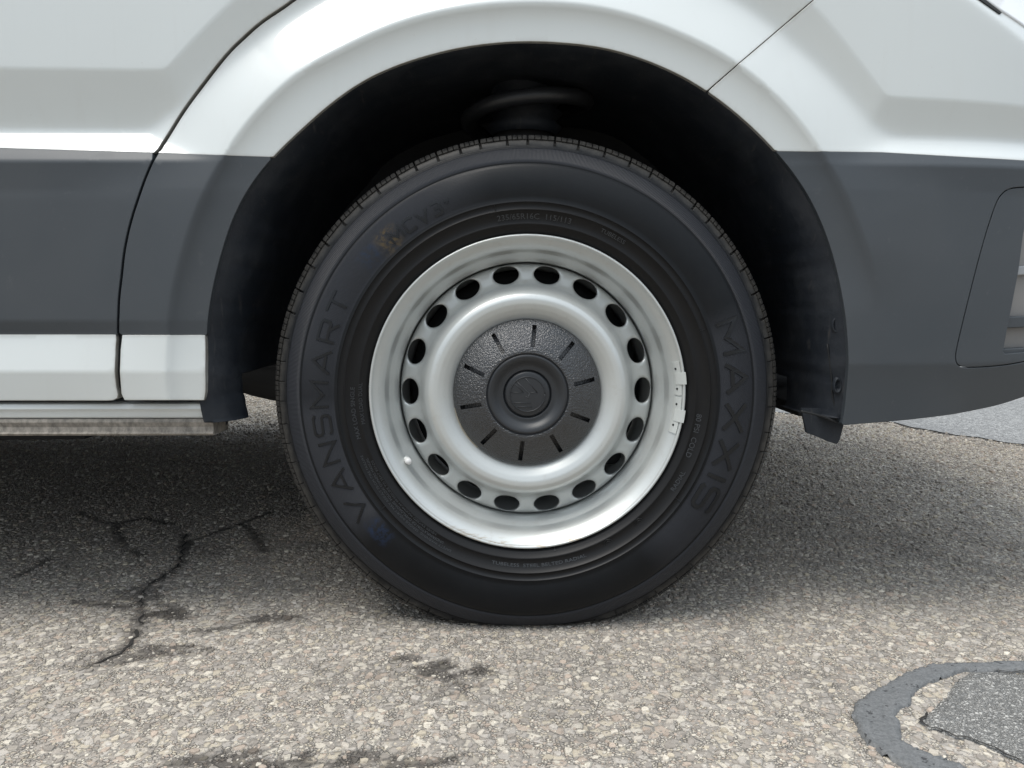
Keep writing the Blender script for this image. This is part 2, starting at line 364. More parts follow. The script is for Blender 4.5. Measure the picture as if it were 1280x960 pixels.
def panel(name, poly, mat, parent, holes=(), h=0.0055, off=0.0, flange=0.014, rnd=0.0011, creases=True):
    poly = dense(poly, h); hol = [dense(q, h) for q in holes]
    A = np.array(poly); lo = A.min(0); hi = A.max(0)
    gx, gz = np.meshgrid(np.arange(lo[0], hi[0], h), np.arange(lo[1], hi[1], h)); gx = gx + (np.arange(gx.shape[0])[:, None] % 2) * h / 2
    G = np.stack([gx.ravel(), gz.ravel()], 1); G = G[inpoly(G, poly)]
    for q in hol: G = G[~inpoly(G, q)]
    lines = []; pcell = {}
    for p_ in poly + [p for q in hol for p in q]: pcell.setdefault((int(p_[0] // h), int(p_[1] // h)), []).append(p_)
    if creases:
        for c in CREASES:
            C = np.array(dense(c, h, False)); m = inpoly(C, poly)
            for q_, p_ in enumerate(C):
                if m[q_]:
                    ci, cj = int(p_[0] // h), int(p_[1] // h)
                    for a_ in (-1, 0, 1):
                        for b_ in (-1, 0, 1):
                            for z_ in pcell.get((ci + a_, cj + b_), ()):
                                if (z_[0] - p_[0]) ** 2 + (z_[1] - p_[1]) ** 2 < (0.5 * h) ** 2: m[q_] = False
            for q in hol: m &= ~inpoly(C, q)
            run = []
            for p, k in zip(C, m):
                if k: run.append(tuple(p))
                else:
                    if len(run) > 2: lines.append(run[1:-1])
                    run = []
            if len(run) > 2: lines.append(run[1:-1])
    allp = np.array(poly + [p for q in hol for p in q] + [p for q in lines for p in q])
    keep = np.ones(len(G), bool)                       # drop grid points too near any constraint point
    cell = {}
    for p in allp: cell.setdefault((int(p[0] // h), int(p[1] // h)), []).append(p)
    for i, g in enumerate(G):
        ci, cj = int(g[0] // h), int(g[1] // h)
        for a in (-1, 0, 1):
            for b in (-1, 0, 1):
                for p in cell.get((ci + a, cj + b), ()):
                    if (p[0] - g[0]) ** 2 + (p[1] - g[1]) ** 2 < (0.62 * h) ** 2: keep[i] = False
    G = G[keep]
    V = []; E = []
    def addloop(L, closed):
        b = len(V); V.extend(Vector(p) for p in L)
        for i in range(len(L) - (0 if closed else 1)): E.append((b + i, b + (i + 1) % len(L)))
    addloop(poly, True)
    for q in hol: addloop(q, True)
    for q in lines: addloop(q, False)
    V.extend(Vector(p) for p in G)
    r_ = delaunay_2d_cdt(V, E, [], 0, 1e-7)
    P = np.array([(v.x, v.y) for v in r_[0]]); F = np.array(r_[2])
    ctr = P[F].mean(1); m = inpoly(ctr, poly)
    for q in hol: m &= ~inpoly(ctr, q)
    F = F[m]
    e1 = P[F[:, 1]] - P[F[:, 0]]; e2 = P[F[:, 2]] - P[F[:, 0]]
    ar = e1[:, 0] * e2[:, 1] - e1[:, 1] * e2[:, 0]
    F = F[np.abs(ar) > 1e-12]; ar = ar[np.abs(ar) > 1e-12]
    F[ar < 0] = F[ar < 0][:, ::-1]                 # counter-clockwise in x-z: normal faces -y
    used = np.unique(F); mp = -np.ones(len(P), int); mp[used] = np.arange(len(used)); P = P[used]; F = mp[F]
    N = norm_side(P[:, 0], P[:, 1]); Y = side_Y(P[:, 0], P[:, 1]) + off
    V3 = np.stack([P[:, 0], Y, P[:, 1]], 1)
    cnt = {}
    for f in F:
        for a, b in ((f[0], f[1]), (f[1], f[2]), (f[2], f[0])):
            cnt[(a, b)] = 1
    bd = [(a, b) for (a, b) in cnt if (b, a) not in cnt]
    outn = np.zeros((len(P), 2))
    for a, b in bd:
        d = P[b] - P[a]; n = np.array([d[1], -d[0]]); n = n / (np.linalg.norm(n) + 1e-12)
        outn[a] += n; outn[b] += n
    bv = sorted({a for e in bd for a in e}); idx = {v: i for i, v in enumerate(bv)}
    on = outn[bv]; on = on / (np.linalg.norm(on, axis=1)[:, None] + 1e-12)
    nb = len(bv); b0 = len(V3)
    base = V3[bv]
    O3 = np.stack([on[:, 0], np.zeros(nb), on[:, 1]], 1)
    r1 = base + O3 * rnd * 0.7 + np.array([0, rnd * 0.3, 0]); r2 = base + O3 * rnd + np.array([0, rnd, 0]); r3 = r2 + np.array([0, flange, 0])
    n1 = N[bv] + O3; n1 /= np.linalg.norm(n1, axis=1)[:, None]
    VV = np.vstack([V3, r1, r2, r3]); NN = np.vstack([N, n1, O3, O3])
    Q = []
    for a, b in bd:
        i, j = idx[a], idx[b]
        Q += [(b, a, b0 + i, b0 + j), (b0 + j, b0 + i, b0 + nb + i, b0 + nb + j), (b0 + nb + j, b0 + nb + i, b0 + 2 * nb + i, b0 + 2 * nb + j)]
    me = mesh(name, VV, [tuple(f) for f in F] + Q, True, NN)
    gv = np.zeros(len(VV), np.float32); gv[bv] = 0.55; gv[b0:] = 1.0
    ga = me.color_attributes.new('Grime', 'FLOAT_COLOR', 'POINT'); ga.data.foreach_set('color', np.stack([gv, gv, gv, np.ones_like(gv)], 1).ravel())
    return link(name, me, mat, parent)

# ------------------------------------------------------------------ generic solids
def box_bm(bm, x0, x1, y0, y1, z0, z1, bev=0.0, seg=2):
    vs = [bm.verts.new(p) for p in ((x0, y0, z0), (x1, y0, z0), (x1, y1, z0), (x0, y1, z0), (x0, y0, z1), (x1, y0, z1), (x1, y1, z1), (x0, y1, z1))]
    fs = [bm.faces.new([vs[i] for i in q]) for q in ((0, 1, 5, 4), (1, 2, 6, 5), (2, 3, 7, 6), (3, 0, 4, 7), (4, 5, 6, 7), (3, 2, 1, 0))]
    if bev:
        es = {e for f in fs for e in f.edges}
        bmesh.ops.bevel(bm, geom=list(es), offset=bev, segments=seg, profile=0.5, affect='EDGES')
def box(name, x0, x1, y0, y1, z0, z1, mat, parent, bev=0.003):
    bm = bmesh.new(); box_bm(bm, x0, x1, y0, y1, z0, z1, bev); return link(name, sharp(from_bm(name, bm)), mat, parent)
def prism(name, poly, y0, y1, mat, parent, bev=0.0, inset=None):
    """x-z polygon extruded along y"""
    bm = bmesh.new(); a = [bm.verts.new((x, y0, z)) for x, z in poly]; b = [bm.verts.new((x, y1, z)) for x, z in poly]; n = len(poly)
    bm.faces.new(a); bm.faces.new(b[::-1])
    for i in range(n): bm.faces.new((a[i], a[(i + 1) % n], b[(i + 1) % n], b[i]))
    if bev: bmesh.ops.bevel(bm, geom=bm.edges[:], offset=bev, segments=2, affect='EDGES')
    return link(name, sharp(from_bm(name, bm)), mat, parent)
def revolve(name, prof_, n=128, closed=False, fn=None, a0=0.0, a1=2 * math.pi):
    """prof_: list of (radius, y) turned round the y axis"""
    full = abs(a1 - a0 - 2 * math.pi) < 1e-6; m = n if full else n + 1
    V = []; k = len(prof_)
    for i in range(m):
        t = a0 + (a1 - a0) * i / n; c, s = math.cos(t), math.sin(t)
        for r, y in prof_: V.append((r * c, y, r * s))
    F = []
    for i in range(n):
        j = (i + 1) % m
        for q in range(k if closed else k - 1):
            q2 = (q + 1) % k
            F.append((i * k + q, i * k + q2, j * k + q2, j * k + q))
    V = np.array(V)
    if fn is not None: V = fn(V)
    return mesh(name, V, F)
def tube(bm, pts, r, n=8, taper=None):
    pts = [Vector(p) for p in pts]; rings = []
    for i, p in enumerate(pts):
        d = (pts[min(i + 1, len(pts) - 1)] - pts[max(i - 1, 0)]).normalized()
        u = d.cross(Vector((0.13, 0.31, 0.94))).normalized(); v = d.cross(u)
        rr = r * (taper[i] if taper else 1)
        rings.append([bm.verts.new(p + (u * math.cos(6.28318 * j / n) + v * math.sin(6.28318 * j / n)) * rr) for j in range(n)])
    for a, b in zip(rings, rings[1:]):
        for j in range(n): bm.faces.new((a[j], a[(j + 1) % n], b[(j + 1) % n], b[j]))
    bm.faces.new(rings[0][::-1]); bm.faces.new(rings[-1])

# ================================================================== THE VAN
van = tag(empty('van', (0, 0, 0)), 'white van with dark grey lower cladding, silver steel front wheel filling the picture', 'van')

gap = [(700, -330), (560, -290), (500, -150), (430, -52), (367, 0), (328, 27), (305, 47), (282, 70), (246, 116), (228, 141), (213, 165), (195, 194), (185, 215), (177, 236), (164, 276), (156, 312), (152, 346), (149, 372), (148, 395), (147, 437), (146, 464), (148, 490), (151, 499)]
gapS = spl(gap, 4)
def gp(y0, y1, dx):                     # stretch of the door gap between picture rows, moved sideways
    P = np.array(gapS); T = np.gradient(P, axis=0); T /= np.linalg.norm(T, axis=1)[:, None]; N = np.stack([T[:, 1], -T[:, 0]], 1)
    Q = P + N * dx
    return [(x, y) for x, y in Q if y0 < y < y1]
def W(pts): return [hs(*p) for p in pts]
def splitL(x): return 185 + 6 * x / 195 if x < 195 else 191 + (x - 195) * 0.035
def gapx(y): return float(np.interp(y, [p[1] for p in gapS], [p[0] for p in gapS]))
XL = -1.32                                # back edge of the door
ZT = 1.13
def edge_row(x0, x1, yfn, n=14): return [(x0 + (x1 - x0) * i / n, yfn(x0 + (x1 - x0) * i / n)) for i in range(n + 1)]
zs_top = lambda y: hit(0, y, 0)[1]
# --- front door
g1 = W(gp(-400, 188, -3.0)); row = W([(x, splitL(x) - 0.6) for x in np.linspace(192, -250, 24)])
g1 = [p for p in g1 if p[1] < ZT]
door = panel('front_door', [(XL, ZT), (g1[0][0], ZT)] + g1 + row + [(XL, row[-1][1])], M['paint'], van)
g2 = W(gp(194, 416, -2.6))
row1 = W([(x, splitL(x) + 0.6) for x in np.linspace(-250, 190, 24)])
row2 = W([(x, 417.6) for x in np.linspace(146, -250, 24)])
panel('door_cladding', [(XL, row1[0][1])] + row1 + g2 + row2 + [(XL, row2[-1][1])], M['clad'], door)
row1 = W([(x, 418.8) for x in np.linspace(-250, 144, 24)])
cor = W([(144.5, 425), (143.5, 437), (142.5, 464), (144.5, 484), (146.5, 493), (146, 497), (141, 499.5)])
row2 = W([(x, 500) for x in np.linspace(135, -250, 24)])
panel('door_sill_panel', [(XL, row1[0][1])] + row1 + cor + row2 + [(XL, row2[-1][1])], M['paint'], door)
# --- front wing
TT, RO = T_open
def open_arc(y_from, y_to, side):         # along the opening edge between two heights (world z), side -1 left, 1 right
    th = np.linspace(-0.6, math.pi + 0.6, 900); r = tab(T_open, th)
    return [(AX + q * math.cos(t), AZ + q * math.sin(t)) for q, t in zip(r, th)]
OA = open_arc(0, 0, 0)                     # from the right bottom, over the top, to the left bottom
zsplL = hs(338, 196)[1]; zsplR = hs(971, 188)[1]; z418 = hs(257, 418.5)[1]
seamA = hs(886, 112)
def oa(fn): return [p for p in OA if fn(p)]
g3 = [p for p in W(gp(-400, 190, 3.0)) if p[1] < ZT]
arc_top = [p for p in OA if (p[0] < seamA[0] - 0.002) and (p[0] > -0.1 or p[1] > zsplL + 0.001) and p[1] > zsplL - 0.0]
# arc_top runs right -> left
seam = W([(886 - 1.6, 111.6), (929 - .4, 73.4), (970 - .4, 38.4), (1017 - .4, -1.6), (1060, -38), (1110, -80), (1150, -114)])
seam = [p for p in seam if p[1] < ZT]
rowb = W([(x, splitL(x) - 0.5) for x in np.linspace(198, 336, 12)])
wing = panel('front_wing', [(seam[-1][0], ZT)] + seam[::-1] + arc_top + rowb[::-1] + g3[::-1] + [(g3[0][0], ZT)], M['paint'], van, flange=0.006)
rowt = W([(x, splitL(x) + 0.7) for x in np.linspace(199, 337, 12)])
arcl = [p for p in OA if p[0] < 0 and z418 < p[1] < zsplL - 0.002]
rowb = W([(x, 418.0) for x in np.linspace(254, 153, 10)])
g4 = W(gp(196, 416, 2.2))
panel('wing_cladding', rowt + arcl + rowb + g4[::-1], M['clad'], wing)
rowt = W([(x, 419.4) for x in np.linspace(153.5, 255.5, 10)])
rowb = W([(x, 499.5) for x in np.linspace(254.5, 156, 10)])
panel('wing_sill_panel', rowt + W([(256, 430), (256, 450), (256, 470), (256, 490)]) + rowb + W([(152.5, 492), (150.5, 464), (151.5, 437)]), M['paint'], wing)
# --- front bumper with painted upper part
seam2 = W([(886 + 1.0, 113.6), (929.4, 76.2), (970.4, 41.2), (1017.4, 1.4), (1060, -36), (1110, -78), (1150, -112)]); seam2 = [p for p in seam2 if p[1] < ZT]
arcr = [p for p in OA if p[0] > seamA[0] + 0.001 and p[1] > zsplR + 0.0006]
splR = W([(x, 188.2 + max(0, (x - 1100)) * 0.045 + max(0, (x - 971)) * 0.012) for x in np.linspace(973, 1280, 20)])
XE = 1.02
lamp = W([(1218, -60), (1218, -20), (1222, -2), (1246, 14), (1280, 36), (1320, 60)])
bump = panel('front_bumper', [(seam2[-1][0], ZT)] + [(XE, ZT)] + [(XE, splR[-1][1] - 0.01)] + splR[::-1] + arcr + seam2, M['paint'], van, flange=0.006)
bez = spl([(1290, 233.5), (1270, 234.5), (1258, 238), (1248, 249), (1239, 272), (1226, 315), (1208, 385), (1196, 436), (1195, 450), (1199, 457), (1210, 459.5), (1247, 457.5), (1280, 452.5), (1345, 440)], 4)
def grow(pts, d):
    P = np.array(pts); c = np.array([1290, 350]); o = []
    for i in range(len(P)):
        a = P[max(i - 1, 0)]; b = P[min(i + 1, len(P) - 1)]; t = b - a; n = np.array([t[1], -t[0]]); n = n / np.linalg.norm(n)
        if np.dot(n, P[i] - c) < 0: n = -n
        o.append(tuple(P[i] + n * d))
    return o
hole = W(grow(bez, 1.4)); HX = 0.99
holeP = hole + [(HX, hole[-1][1]), (HX, hole[0][1])]
bott = spl([(1057, 530.5), (1100, 527), (1139, 523.5), (1188, 517.5), (1221, 511.5), (1250, 505), (1280, 495.5), (1300, 488)], 4)
bw = W(bott)
arcr2 = [p for p in OA if p[0] > 0 and bw[0][1] < p[1] < zsplR - 0.0012]
splR2 = W([(x, 189.6 + max(0, (x - 1100)) * 0.045 + max(0, (x - 971)) * 0.012) for x in np.linspace(973, 1280, 20)])
bclad = panel('bumper_cladding', splR2[::-1] + arcr2[::-1] + bw + [(XE, bw[-1][1] + 0.05), (XE, splR2[-1][1] - 0.01)], M['clad'], bump, holes=[holeP])
inner = W(grow(bez, -1.6)); IX = 0.98
gr = W([(1292, 262), (1284, 272), (1279, 292), (1273, 339), (1259, 411), (1253.5, 440), (1257, 443.5), (1280, 441.5), (1330, 432)])
grP = gr + [(0.93, gr[-1][1]), (0.93, gr[0][1])]
bezel = panel('fog_lamp_bezel', inner + [(IX, inner[-1][1]), (IX, inner[0][1])], M['clad'], bump, holes=[grP], h=0.006, off=0.0008)
gr2 = W(grow([(1292, 262), (1284, 272), (1279, 292), (1273, 339), (1259, 411), (1253.5, 440), (1257, 443.5), (1280, 441.5), (1330, 432)], 3))
panel('lamp_recess', gr2 + [(0.94, gr2[-1][1]), (0.94, gr2[0][1])], M['taupe'], bump, off=0.022, creases=False, flange=0.004)
for nm, ya, yb, xa, mt in (('recess_bar', 334.5, 342.5, 1272.5, 'bar'), ('recess_bar', 398, 409, 1261, 'clad'), ('recess_bar', 438, 444, 1255, 'clad')):
    p = W([(xa, ya), (1330, ya - 4), (1330, yb - 4), (xa - 1, yb)])
    panel(nm, p, M[mt], bump, off=0.006 if mt == 'clad' else 0.012, creases=False, flange=0.012, rnd=0.002)
# headlamp: wraps over the shoulder at the top right
lampP = W([(1226, -6), (1236, 1), (1250, 11), (1266, 21), (1281, 31)])
headlamp = panel('headlamp', [(0.60, 1.05)] + lampP + [(0.93, lampP[-1][1] - 0.06), (0.93, 1.05)], M['lens'], van, off=-0.0035, h=0.007, flange=0.02, rnd=0.003)
pl = W([(1220.5, -3), (1232, 5.2), (1250, 17.5), (1252, 16), (1234, 2), (1226, -5)])
panel('lamp_gap_line', pl, M['gap'], headlamp, off=-0.0020, creases=False, flange=0.002, rnd=0.0003)  # black strip laid on as the dark of the lamp's shut line
# added black sheet that colours in the shade of the panel gaps
zb = hit(0, 501, 0)[1]
OB = [(AX + (tab(T_open, t) + 0.012) * math.cos(t), AZ + (tab(T_open, t) + 0.012) * math.sin(t)) for t in np.linspace(-0.25, math.pi + 0.18, 90)]
OB = [p for p in OB if p[1] > zb + 0.004]
inn = [(-1.30, 1.10), (-1.30, zb + 0.004)] + OB[::-1] + [(0.60, 0.40), (0.60, 1.04)]
panel('gap_shade_sheet', inn, M['gap'], van, off=0.0085, h=0.008, flange=0.01)

# --- sill strip and rail under the door
def strip(name, prof_, x0, x1, mat, parent):      # (y, z) profile run along x
    V = [(x, y, z) for x in (x0, x1) for y, z in prof_]; n = len(prof_)
    F = [(i, (i + 1) % n, n + (i + 1) % n, n + i) for i in range(n)] + [tuple(range(n))[::-1], tuple(range(n, 2 * n))]
    bm = bmesh.new(); vs = [bm.verts.new(v) for v in V]
    for f in F: bm.faces.new([vs[i] for i in f])
    return link(name, sharp(from_bm(name, bm), 30), mat, parent)
z = lambda y, Y=0.0: hit(130, y, Y)[1]
xs1 = hit(257.5, 512, -0.003)[0]
strip('side_sill', [(0.030, z(502.5)), (0.006, z(502.8)), (-0.001, z(505)), (-0.003, z(508)), (-0.0035, z(511)), (-0.001, z(513.5)), (0.000, z(516)), (0.001, z(521)), (0.003, z(523)), (0.030, z(523.5))], -4.6, xs1, M['paint'], van)
xs2 = hit(270, 533, 0.012)[0]
strip('underbody_rail', [(0.060, z(523)), (0.002, z(524)), (0.000, z(528)), (0.003, z(534)), (0.002, z(540)), (-0.0015, z(542.0)), (0.001, z(544.5)), (0.060, z(545))], -4.6, xs2, M['rail'], van)

# --- arch liner
def liner():
    th = np.linspace(-0.30, math.pi + 0.27, 320)
    V = []; F = []
    rows = [(-0.010, 0.006), (0.003, 0.006), (-0.006, 0.013), (-0.019, 0.027), (-0.027, 0.045), (-0.028, 0.075), (-0.028, 0.12), (-0.028, 0.20), (-0.028, 0.30), (-0.028, 0.43)]
    ok = []
    zlim_l = hit(272, 525, 0.02)[1]; zlim_r = hit(1030, 519, 0.03)[1]
    for i, t in enumerate(th):
        r0 = float(tab(T_open, t)); wav = 0.004 * mnoise.noise(Vector((t * 4, 1, 2))) + 0.0012 * mnoise.noise(Vector((t * 30, 5, 2)))
        for k, (dr, y) in enumerate(rows):
            ff = 0.15 + 0.85 * min(1, max(0, (abs(math.cos(t)) - 0.62) / 0.3)); r = r0 + (dr * ff if dr < 0 else dr) + (wav * min(1.5, k / 3) if k > 1 else 0) + (0.004 * mnoise.noise(Vector((t * 5, k * 1.7, 0))) if k > 2 else 0)
            if k == 0: r = r0 + 0.012
            X, Z = AX + r * math.cos(t), AZ + r * math.sin(t)
            yb = float(side_Y(AX + (r0 + .004) * math.cos(t), AZ + (r0 + .004) * math.sin(t)))
            yy = y + yb if k < 4 else y + max(0, yb) * max(0, (1 - (k - 3) / 4))
            zl = zlim_l if X < 0 else zlim_r
            Z2 = max(Z, zl); lim = 0.045 if (Z < 0.372 and X < 0) else (0.13 if Z < 0.36 else 0.43)
            V.append((X, min(yy, lim + 0.004 * (k - 6) if lim < .2 else yy), Z2))
    k = len(rows)
    for i in range(len(th) - 1):
        for j in range(k - 1): F.append((i * k + j, (i + 1) * k + j, (i + 1) * k + j + 1, i * k + j + 1))
    return mesh('arch_liner', V, F)
ln = link('arch_liner', liner(), M['liner'], van)
bw_pts = [(AX + 0.47 * math.cos(t), max(AZ + 0.47 * math.sin(t), 0.352)) for t in np.linspace(0.0, math.pi, 40)]
prism('wheelhouse_wall', [(-0.75, 0.374), (0.70, 0.374), (0.70, 0.95), (-0.75, 0.95)], 0.425, 0.435, M['dark'], van)
# clips on the liner
def disc(name, x, y, z_, r, d, mat, parent, dirn=(0, -1, 0), seg=14):
    bm = bmesh.new(); bmesh.ops.create_cone(bm, cap_ends=True, segments=seg, radius1=r, radius2=r * 0.72, depth=d)
    q = Vector((0, 0, 1)).rotation_difference(Vector(dirn)); bmesh.ops.transform(bm, matrix=Matrix.Translation((x, y, z_)) @ q.to_matrix().to_4x4(), verts=bm.verts[:])
    return link(name, sharp(from_bm(name, bm)), mat, parent)
for px, py, rr in ((323, 245, .0042), (285, 331, .0042), (264, 507, .003), (277, 418, .004)):
    Y = 0.022; X, Z = hit(px, py, Y); disc('liner_clip', X, Y, Z, rr, 0.004, M['cast'], ln, (0.6, -0.8, 0))
for px, py in ((1045, 406), (1047, 482)):
    Y = 0.0005; X, Z = hit(px, py, Y)
    link('liner_dimple', revolve('liner_dimple', [(0.0098, 0.004), (0.0085, -0.0015), (0.0070, -0.0020), (0.0058, 0.0005), (0.0040, 0.0035), (0.0, 0.0040)], 24), M['liner'], ln, (X, Y, Z)).scale = (0.62, 1, 1.25)
bm = bmesh.new(); tube(bm, [(*hit(a, b, .008)[:1], .008, hit(a, b, .008)[1]) for a, b in spl([(1034, 430), (1037, 452), (1040, 478), (1040, 492), (1044, 510), (1045, 527)], 3)], 0.0011, 6); link('liner_crease', from_bm('liner_crease', bm, True), M['gap'], ln)
bm = bmesh.new(); tube(bm, [(*hit(a, b, .006)[:1], .006, hit(a, b, .006)[1]) for a, b in spl([(1001, 514), (1015, 517), (1030, 521), (1044, 527), (1054, 526)], 3)], 0.0016, 6); link('liner_crease', from_bm('liner_crease', bm, True), M['gap'], ln)
X, Z = hit(640, 73, 0.115); disc('liner_bolt', X, 0.115, Z, 0.0068, 0.01, M['brass'], ln)
# flaps at the liner's feet
def plate(name, pts, Y, th, mat, parent, lean=0.0, bev=0.001):
    P = [hit(a, b, Y) for a, b in pts]; o = prism(name, P, Y, Y + th, mat, parent, bev); return o
plate('mud_flap', [(1001, 510), (1004, 520), (1008, 541), (1024, 546), (1035, 552), (1047, 555.5), (1050, 549), (1055, 531), (1056, 512)], 0.022, 0.006, M['liner'], ln)
plate('mud_flap', [(262, 490), (262, 528), (268, 538), (281, 538), (283, 526), (289, 513), (292, 498), (293, 485)], 0.050, 0.006, M['liner'], ln)
# suspension arm, strut, spring, brake, subframe
bm = bmesh.new()
A = [(*hit(283, 475, .30), .30), (*hit(300, 475, .30), .30), (*hit(320, 477, .30), .30), (*hit(347, 480, .30), .30), (*hit(430, 488, .26), .26), (*hit(600, 492, .22), .22)]
tube(bm, [(a[0], a[2], a[1]) for a in A], 0.028, 12, [0.55, 0.75, 0.95, 1.1, 1.2, 1.0])
link('suspension_arm', from_bm('suspension_arm', bm, True), M['dark'], van)
bm = bmesh.new(); pts = []
for i in range(150):
    t = i / 149; a = t * 2 * math.pi * 3.4 + 0.4; rr = 0.098 - 0.012 * math.cos(t * 6.28)
    pts.append((0.0 + rr * math.cos(a), 0.205 + rr * math.sin(a), 0.735 + t * 0.22))
tube(bm, pts, 0.0125, 10); link('coil_spring', from_bm('coil_spring', bm, True), mat_simple('spring_paint', (0.016, 0.017, 0.019), 0.45, bd=0.001), van)
bm = bmesh.new(); tube(bm, [(0, .235, .50), (0, .235, .62), (0, .235, .70), (0, .235, .78), (0, .235, .80), (0, .235, .98)], 0.032, 16, [1, 1, 1.6, 1.6, 1.1, 1.1]); link('damper_strut', from_bm('damper_strut', bm, True), M['dark'], van)
bel = []
for i in range(9): bel += [(0.050, 0.745 + i * 0.022), (0.062, 0.756 + i * 0.022)]
bme = revolve('dust_bellows', [(q, zz) for q, zz in bel], 48); bme.transform(Matrix.Rotation(R(90), 4, 'X')); o_ = link('dust_bellows', bme, M['liner'], van, (0, 0.215, 0))
box('floor_pan', -4.8, 0.80, 0.43, 1.57, 0.372, 0.41, M['dark'], van)
box('floor_pan', -4.8, -0.62, 0.03, 0.425, 0.33, 0.37, M['dark'], van)
box('undertray', 0.46, 0.64, 0.20, 1.80, 0.285, 0.305, M['dark'], van)
box('underfloor_shade_box', -4.7, -0.74, 0.22, 1.80, 0.245, 0.36, M['dark'], van)  # unseen block added to darken the ground under the van
box('subframe', -0.25, 0.42, 0.50, 1.45, 0.27, 0.36, M['dark'], van)

# --- the rest of the van (outside the picture)
body_profile = [(-4.85, 1.135), (1.00, 1.135), (0.95, 1.20), (0.30, 1.42), (-0.35, 2.28), (-0.60, 2.40), (-4.80, 2.42), (-4.88, 2.35)]
prism('cab_and_roof', body_profile, 0.07, 1.93, M['paint'], van, 0.02)
prism('side_window', [(0.12, 1.22), (-0.40, 1.90), (-0.55, 1.98), (-1.20, 1.98), (-1.20, 1.22)], 0.064, 0.075, M['glass'], van, 0.002)
def rear_side(name, y0, y1, x1, mirror=False):
    arch = [(-3.64 + 0.43 * math.cos(t), 0.36 + 0.43 * math.sin(t)) for t in np.linspace(0, math.pi, 24)]
    arch = [p for p in arch if p[1] > 0.36]
    front_ = [(x1, 1.14), (x1, 0.30)]
    if mirror:
        a2 = [(0 + 0.43 * math.cos(t), 0.36 + 0.43 * math.sin(t)) for t in np.linspace(0, math.pi, 24)]
        front_ = [(x1, 1.14), (x1, 0.36)] + [p for p in a2 if p[1] > 0.36] + [(-0.43, 0.30), (-1.08, 0.30), (-1.12, 0.235)]  # rear stretch of the far sill lowered to keep light off the ground
    prism(name, front_ + [(-3.21, 0.235 if mirror else 0.30)] + arch + [(-4.07, 0.34), (-4.85, 0.36), (-4.85, 1.14)], y0, y1, M['paint'], van, 0.003)
rear_side('cargo_side_panel', 0.0, 0.03, XL - 0.006)
rear_side('far_side_panel', 1.95, 1.99, 1.0, True)
prism('bonnet', [(0.05, 1.02), (1.0, 0.95), (1.04, 1.02), (1.0, 1.134), (0.05, 1.134)], 0.30, 1.70, M['paint'], van, 0.01)
prism('front_fascia', [(0.985, 0.46), (1.09, 0.50), (1.09, 0.80), (1.04, 1.02), (0.96, 1.02), (0.96, 0.46)], 0.52, 1.48, M['clad'], van, 0.02)
box('rear_wheel_housing', -4.2, -3.1, 0.32, 0.34, 0.40, 1.1, M['dark'], van)
box('tail_panel', -4.90, -4.85, 0.03, 1.95, 0.42, 2.35, M['paint'], van)

# ================================================================== THE WHEEL
AXZ = hit(659.5, 493, 0.012)[1]; AXX = hit(659.5, 493, 0.012)[0]
wheel = empty('front_wheel', (AXX, 0, AXZ), van); WS = 1.01; wheel.scale = (WS, 1, WS)
def squash(V):
    V = np.array(V, float)
    th = np.arctan2(V[:, 2], V[:, 0]); r = np.hypot(V[:, 0], V[:, 2])
    dn = np.exp(-((th + math.pi / 2) / 0.42) ** 2) * np.clip((r - 0.23) / 0.08, 0, 1)
    V[:, 1] -= np.where(V[:, 1] < 0.1, 1, -1) * 0.007 * dn
    lim = -AXZ / WS + 0.0005
    # soft clamp on the ground
    V[:, 2] = np.where(V[:, 2] < lim + 0.012, lim + 0.012 * np.exp(np.clip((V[:, 2] - lim - 0.012) / 0.012, -6, 0)), V[:, 2])
    return V
side = [(0.2195, 0.030), (0.2200, 0.020), (0.2235, 0.0135), (0.2285, 0.0095), (0.2340, 0.0070), (0.2345, 0.0062), (0.2365, 0.0060), (0.2372, 0.0068), (0.2450, 0.0040), (0.2535, 0.0018),
        (0.2539, 0.0006), (0.2545, 0.0005), (0.2549, 0.0018), (0.2600, 0.0010), (0.2635, 0.0004), (0.2639, -0.0012), (0.2645, -0.0013), (0.2650, -0.0008),
        (0.2720, -0.0020), (0.2800, -0.0026), (0.2880, -0.0026), (0.2960, -0.0014), (0.3040, 0.0006), (0.3110, 0.0032), (0.3150, 0.0050), (0.3162, 0.0066), (0.3174, 0.0056),
        (0.3230, 0.0082), (0.3310, 0.0128), (0.3370, 0.0166), (0.3388, 0.0180), (0.3396, 0.0200), (0.3410, 0.0195), (0.3440, 0.0225)]
TB = 0.3555                                        # tread base radius
tyre_prof = side + [(0.3490, 0.031), (TB, 0.042), (0.3560, 0.07), (0.3565, 0.118)]
rev = [(r, 0.236 - y) for r, y in tyre_prof[::-1][1:]]
tyre_prof = tyre_prof + rev + [(0.215, 0.20), (0.213, 0.04)]
tyre = link('tyre', revolve('tyre', tyre_prof, 300, True, squash), M['tyre'], wheel)
